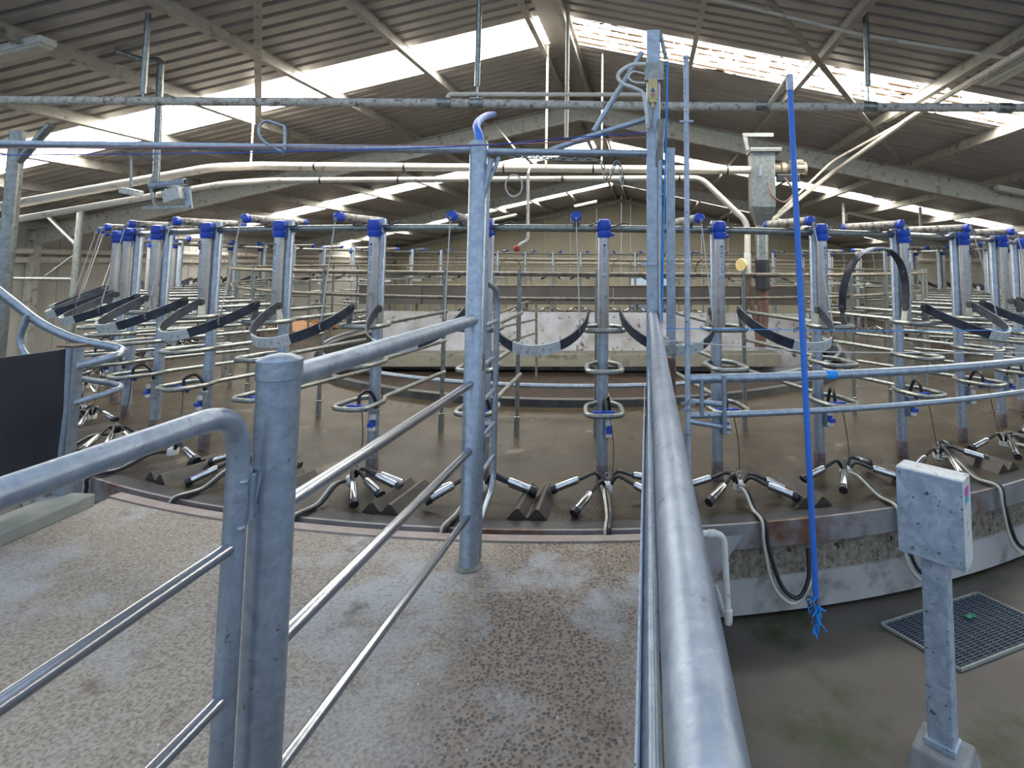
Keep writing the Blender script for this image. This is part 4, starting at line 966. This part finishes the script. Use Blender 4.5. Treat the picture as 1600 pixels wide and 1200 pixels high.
# ------------------------------------------------------------------ lights under the roof
def fitting(p, axis, lab, L_=1.2, w2=.16):
    t_ = thing('strip_light', lab, 'light fitting', p)
    a_ = Vector(axis).normalized()
    MB().bar(-a_*L_/2, a_*L_/2, w2, .07).build('body', WPL, t_, smooth=False, bevel=.02)
    MB().bar(-a_*L_/2*.96+Vector((0, 0, -.045)), a_*L_/2*.96+Vector((0, 0, -.045)), w2*.8, .04).build('diffuser', CLEAR, t_, smooth=False, bevel=.015)
fitting(PR(-5, 84, .15), (1, .0, RS), 'dusty strip light under the roof at the upper left edge', 1.0)
fitting(PR(1604, 92, .20), (0, 1, 0), 'round ended strip light under the roof at the upper right edge', 1.2)
fitting(PR(1596, 300, .2), (1, 0, -RS), 'grey strip light under the far right rafter', .8)
fitting(PR(915, 318, .45), (1, 0, RS), 'pale strip light under the roof near the far wall, left of the ridge', .9)
fitting(PR(785, 340, .35), (1, 0, RS), 'pale strip light near the far wall, lowest on the left slope', 1.1)
# roof cross bracing and conduits
for (a_, b_, lab) in (((402, -40), (404, 222), 'flat diagonal roof brace on the left slope'), ((1185, -20), (1405, 252), 'flat diagonal roof brace on the right slope behind the blue pipe')):
    p, q = PR(*a_, .17), PR(*b_, .17); o = MB().bar(p, q, .07, .012).build('roof_brace', PURL, smooth=False); tag(o, lab, 'brace')
for (pts, r, lab) in (([PR(1090, -8, .2), PR(1350, 55, .2), PR(1640, 102, .2)], .016, 'cream conduit running under the roof at the upper right'),
                      ([PR(1640, 55, .24), PR(1420, 185, .24), PR(1400, 200, .3), PY(1300, 270, 8.2), PY(1205, 345, 8.0)], .03, 'long conduit slanting from the right roof down to the hopper pipe'),
                      ([PR(1412, 190, .2), PY(1300, 252, 8.0), PY(1216, 333, 8.0)], .018, 'thin cable slanting beside the long conduit'),
                      ([PY(-60, 72, 6.0), PY(225, 68, 6.0)], .02, 'thin pale conduit under the roof at the upper left'),
                      ([PY(1322, 345, 11.5), PY(1322, 332, 11.5), PY(1455, 362, 11.5)], .03, 'thin pipe bracket above the right hand cylinders')):
    o = MB().tube(fillet(pts, .15), r, 8).build('roof_conduit', PVC); tag(o, lab, 'conduit')
for (px, y0, y1, Y, lab) in ((1318, 318, 352, 8.5, 'short drop pipe above the right hand cylinders, left one'), (1439, 325, 362, 8.5, 'short drop pipe above the right hand cylinders, right one')):
    tp_ = PR(px, y0, .05); a_ = PY(px, y1, tp_.x/ray(px, y0).x); o = MB().tube([a_, (a_.x, a_.y, roofz(a_.x)-.04)], .035, 8).build('drop_pipe', PVC); tag(o, lab, 'pipe')

# ------------------------------------------------------------------ hanging blue pipe
YBp = 3.05
tb = PY(1234, 125, YBp); bb = PY(1275, 935, YBp)
t = thing('hanging_blue_pipe', 'bright blue plastic pipe hanging straight down over the lower floor', 'pipe', (tb.x, tb.y, tb.z))
dx = Vector((bb.x-tb.x, bb.y-tb.y, bb.z-tb.z))
MB().tube([(0, 0, -.03), dx], .0155, 14).build('pipe', BLUEP, t)
MB().tube([(0, 0, .03), (0, 0, -.06)], .019, 12).build('collar', GALV, t)
m_ = MB(); R = random.Random(3)
for i in range(26):
    a_ = R.uniform(0, 6.28); p0 = dx+Vector((.01*cos(a_), .01*sin(a_), .02)); z1 = -R.uniform(.06, .20)
    m_.tube(spline([p0, p0+Vector((R.uniform(-.03, .02), R.uniform(-.02, .02), z1*.5)), p0+Vector((R.uniform(-.05, .04), R.uniform(-.03, .03), z1))], 4), .0035, 5)
for k_ in range(2):
    m_.tube([dx+Vector((.008*cos(j*.7+k_*pi)+.012*sin(j*.2), .008*sin(j*.7+k_*pi), -.01-j*.0085)) for j in range(20)], .0085, 6)
m_.build('frayed_rope_end', BROPE, t)
m_ = MB()
for i in range(12):
    a_ = R.uniform(0, 6.28); p0 = dx+Vector((.012*cos(a_), .012*sin(a_), .0))
    m_.tube(spline([p0, p0+Vector((R.uniform(-.05, .0), R.uniform(-.02, .02), -R.uniform(.0, .04))), p0+Vector((R.uniform(-.05, .02), R.uniform(-.03, .03), -R.uniform(.05, .15)))], 4), .003, 5)
m_.build('dirty_rope_strands', RUST, t)
MB().lathe(dx+Vector((0, 0, -.045)), [(.012, 0), (.019, .015), (.019, .05)], 10).build('binding', RUST, t)
o = MB().tube([PY(1200, 166, YM-.05), PY(1233, 122, YBp)], .019, 12).build('support_arm', GALVD); tag(o, 'short galvanised arm holding up the bright blue pipe', 'arm')

# ------------------------------------------------------------------ curved barrier at the right
RB = 8.10
def arcpts(r, z, a0, a1, n=40): return [Vector((CX+r*sin(a0+(a1-a0)*i/n), CY-r*cos(a0+(a1-a0)*i/n), z)) for i in range(n+1)]
s_ = PY(1072, 590, 3.48); a0 = atan2(s_.x-CX, CY-s_.y)
t = thing('curved_barrier', 'curved two rail galvanised barrier along the right side of the platform', 'barrier', (s_.x, s_.y, 0))
MB().tube([p-t.location for p in arcpts(RB, .955, a0, a0+.75)], .028, 16).build('top_rail', GALV, t)
MB().tube([p-t.location for p in arcpts(RB, .74, a0, a0+.75)], .019, 14).build('lower_rail', GALV, t)
for (px, z0, z1, r) in ((1096, .74, .955, .013), (1131, .64, .98, .014)):
    q = PY(px, 620, 3.5); MB().tube([(q.x-t.location.x, q.y-t.location.y-.02, z0), (q.x-t.location.x, q.y-t.location.y-.02, z1)], r, 10).build('link', GALV, t)
MB().tube([PY(1075, 658, 3.45)-t.location, PY(1141, 669, 3.5)-t.location], .016, 12).build('stub_rail', GALV, t)
MB().tube([PY(1080, 627, 3.7)-t.location, PY(1128, 632, 3.7)-t.location], .018, 12).build('stub_rail', GALV, t)
q = arcpts(RB, 0, a0+.70, a0+.70, 1)[0]; MB().tube([Vector((q.x, q.y, PITZ))-t.location, Vector((q.x, q.y, 1.0))-t.location], .03, 12).build('post', GALV, t)
c = PY(1275, 583, 3.8); a1_ = atan2(c.x-CX, CY-c.y)
MB().tube([p-t.location for p in arcpts(RB, .955, a1_-.005, a1_+.004, 3)], .0288, 16).build('blue_tape', BROPE, t)

# ------------------------------------------------------------------ control box on a pedestal
bl, br_ = PY(1399, 727, 2.75), PY(1505, 755, 2.56)
ux = (br_-bl); ux.z = 0; W = ux.length; ux.normalize(); uy = Vector((-ux.y, ux.x, 0)); ang = atan2(ux.y, ux.x)
zt_, zb_ = PY(1399, 727, 2.75).z, PY(1407, 860, 2.75).z; D_ = .125
cen = (bl+br_)/2+uy*D_/2
t = thing('control_pedestal', 'spangled metal control box on a square pedestal standing on the lower floor', 'control box', (cen.x, cen.y, PITZ), ang)
zz = lambda z: z-PITZ
m_ = MB(); m_.box((0, 0, zz((zt_+zb_)/2)), (W, D_, zt_-zb_)); m_.build('housing', WPL, t, smooth=False, bevel=.006)
m_ = MB(); m_.box((0, -D_/2-.004, zz((zt_+zb_)/2)), (W-.006, .008, zt_-zb_-.006)); m_.build('door', SPANGLE, t, smooth=False, bevel=.003)
m_ = MB(); m_.box((0, .01, (zz(zb_)+.10)/2), (.105, .085, zz(zb_)-.05)); m_.build('column', SPANGLE, t, smooth=False, bevel=.006)
m_ = MB(); m_.box((0, .01, .05), (.26, .24, .11), None, .80); m_.build('concrete_foot', FOOTM, t, smooth=False, bevel=.012)
m_ = MB(); m_.box((0, .01, .12), (.125, .105, .03)); m_.build('base_collar', SPANGLE, t, smooth=False, bevel=.004)
m_ = MB(); m_.box((W/2+.0015, -.015, zz(zt_-.055)), (.002, .055, .04)); m_.build('pink_sticker', STICK, t, smooth=False)
m_ = MB(); m_.box((W/2+.0015, -.015, zz(zt_-.09)), (.002, .055, .03)); m_.build('teal_sticker', STICK2, t, smooth=False)

# floor grating
A_, B_, D2 = PZ(1377, 978, PITZ), PZ(1527, 929, PITZ), PZ(1501, 1050, PITZ)
e1, e2 = B_-A_, D2-A_
t = thing('floor_grating', 'square steel drain grating set in the lower floor behind the control pedestal', 'grating', (A_.x, A_.y, PITZ))
zf = .006
m_ = MB(); m_.add([Vector((0, 0, .003)), e1+Vector((0, 0, .003)), e1+e2+Vector((0, 0, .003)), e2+Vector((0, 0, .003))], [(0, 1, 2, 3)]); m_.build('drain_shade_sheet', DARK, t, smooth=False)  # flat black sheet paints the shade of a recess below the bars
m_ = MB(); n1, n2 = 15, 24
for i in range(n1+1): m_.bar(e1*(i/n1)+Vector((0, 0, .012)), e1*(i/n1)+e2+Vector((0, 0, .012)), .0045, .008)
for j in range(n2+1): m_.bar(e2*(j/n2)+Vector((0, 0, .012)), e2*(j/n2)+e1+Vector((0, 0, .012)), .003, .008)
m_.build('bars', GRATM, t, smooth=False)
m_ = MB()
for (p, q) in ((Vector((0, 0, 0)), e1), (e1, e1+e2), (e1+e2, e2), (e2, Vector((0, 0, 0)))): m_.bar(p+Vector((0, 0, .010)), q+Vector((0, 0, .010)), .012, .016)
m_.build('frame', KERBC, t, smooth=False)
o = MB(); c = PZ(1515, 970, PITZ)+Vector((0, 0, .026)); o.box(c, (.05, .03, .006), Matrix.Rotation(.5, 3, 'Z')); o.box(c+Vector((.03, .01, 0)), (.02, .03, .006)); o = o.build('green_scrap', GREEN, smooth=False); tag(o, 'scrap of green plastic lying on the drain grating', 'scrap')

# pipe elbow below the walkway edge
t = thing('white_drain_pipe', 'white bent pipe dropping to the lower floor right of the handrail', 'pipe', PY(1132, 838, 3.35))
MB().tube(fillet([PY(1070, 834, 3.3)-t.location, PY(1131, 834, 3.35)-t.location, PY(1138, 968, 3.3)-t.location], .06), .019, 12).build('pipe', WPL, t)
MB().lathe(PY(1138, 968, 3.3)-t.location, [(.023, -.02), (.023, .05)], 12).build('end_socket', WPL, t)
MB().lathe(PY(1112, 834, 3.33)-t.location, [(.023, -.02), (.023, .02)], 12, (1, .1, 0)).build('socket', WPL, t)
o = MB().tube([PY(1118, 915, 3.4), PY(1132, 962, 3.4)], .013, 8).build('short_conduit', WPL); tag(o, 'short slanting conduit beside the white bent pipe', 'conduit')
m_ = MB(); m_.add([PY(1080, 842, 3.45), PY(1160, 836, 3.6), PY(1118, 905, 3.45), PY(1085, 935, 3.3), PY(1080, 842, 3.5), PY(1160, 836, 3.65), PY(1118, 905, 3.5), PY(1085, 935, 3.35)], [(0, 1, 2, 3), (7, 6, 5, 4), (0, 4, 5, 1), (1, 5, 6, 2), (2, 6, 7, 3), (3, 7, 4, 0)])
o = m_.build('gusset_plate', RIMM, smooth=False); tag(o, 'stained triangular steel gusset under the walkway edge', 'gusset')

# ------------------------------------------------------------------ rubber screen and rails at the left
KX = -3.86
kb = MB(); kb.box((KX+.03, 1.4, .035), (.26, 4.6, .09)); o = kb.build('concrete_kerb', KERBC, smooth=False, bevel=.015); tag(o, 'low green grey concrete kerb under the rubber screen at the left', 'kerb')
q = PY(112, 600, 3.95); ztp = PY(112, 541, 3.95).z
t = thing('screen_post', 'short square galvanised post with flared sides holding the black rubber screen', 'post', (q.x, q.y, .08))
MB().box((0, 0, (ztp-.08)/2), (.075, .075, ztp-.08)).build('shaft', GALV, t, smooth=False, bevel=.006)
m_ = MB(); m_.add([(-.04, -.02, ztp-.15), (-.055, -.02, ztp-.45), (-.10, -.02, .02), (-.03, -.02, .0), (-.03, -.02, ztp-.15), (-.04, .02, ztp-.15), (-.055, .02, ztp-.45), (-.10, .02, .02), (-.03, .02, .0), (-.03, .02, ztp-.15)],
      [(0, 1, 2, 3, 4), (9, 8, 7, 6, 5), (0, 5, 6, 1), (1, 6, 7, 2), (2, 7, 8, 3), (3, 8, 9, 4), (4, 9, 5, 0)]); m_.build('side_flare', GALVD, t, smooth=False)
MB().box((-.01, 0, ztp-.075), (.13, .11, .012)).build('top_plate', RUST, t, smooth=False)
sx, sy = q.x, q.y-.06
t = thing('rubber_screen', 'dark hanging rubber sheet along the left edge of the walkway', 'rubber sheet', (sx, sy, .1))
m_ = MB(); n = 30; vs = []
for i in range(n+1):
    u = i/n; y = -u*2.6; x = .03*sin(u*5)+.02*u
    zt = ztp-.1-.01+.05*u; zb = -.02+.16*max(0, 1-u*4)**1.6
    for (xx, z) in ((x, zb), (x+.02*(1-u), (zb+zt)/2), (x, zt), (x-.012, zt), (x-.012+.02*(1-u), (zb+zt)/2), (x-.012, zb)): vs.append((xx, y, z))
m_.add(vs, [(i*6+k, i*6+(k+1) % 6, (i+1)*6+(k+1) % 6, (i+1)*6+k) for i in range(n) for k in range(6)]+[(0, 1, 2, 3, 4, 5), tuple(n*6+k for k in (5, 4, 3, 2, 1, 0))])
m_.build('sheet', RUBM, t)
t = thing('bent_guard_rail', 'bent galvanised guard rail curving out above the rubber screen at the left', 'guard rail', PY(112, 545, 4.1))
def Lg(px, py, Y): return PY(px, py, Y)-t.location
MB().tube(fillet([Lg(-60, 410, 3.9), Lg(66, 508, 4.1), Lg(120, 532, 4.15), Lg(196, 546, 4.25), Lg(186, 556, 4.1), Lg(118, 572, 3.95)], .10, 8), .029, 14).build('upper_rail', GALV, t)
MB().tube(fillet([Lg(44, 492, 4.05), Lg(28, 535, 4.05), Lg(45, 562, 4.05), Lg(72, 556, 4.05)], .12, 8), .020, 12).build('hoop', GALV, t)
MB().tube(fillet([Lg(118, 590, 3.98), Lg(190, 602, 4.25), Lg(188, 608, 4.1), Lg(116, 630, 3.95)], .08, 8), .02, 12).build('lower_rail', GALV, t)


# litter heap glimpsed between the rails
c = PZ(470, 512, 0.0); R = random.Random(5); m_ = MB()
for i in range(420):
    a_ = R.uniform(0, 2*pi); q = sqrt(R.random()); p = Vector((c.x+q*1.0*cos(a_), c.y+q*.45*sin(a_), .02+.20*(1-q)+R.uniform(0, .03)))
    m_.box(p, (.07, .04, .012), Matrix.Rotation(R.uniform(0, 6), 3, 'Z') @ Matrix.Rotation(R.uniform(-.6, .6), 3, 'X'))
m_.lathe((c.x, c.y, 0), [(.8, 0), (.5, .12), (.1, .2)], 14)
o = m_.build('leaf_litter', LEAF, smooth=False); tag(o, 'orange brown heap of litter seen through the rails left of the white wall', 'litter', kind='stuff')
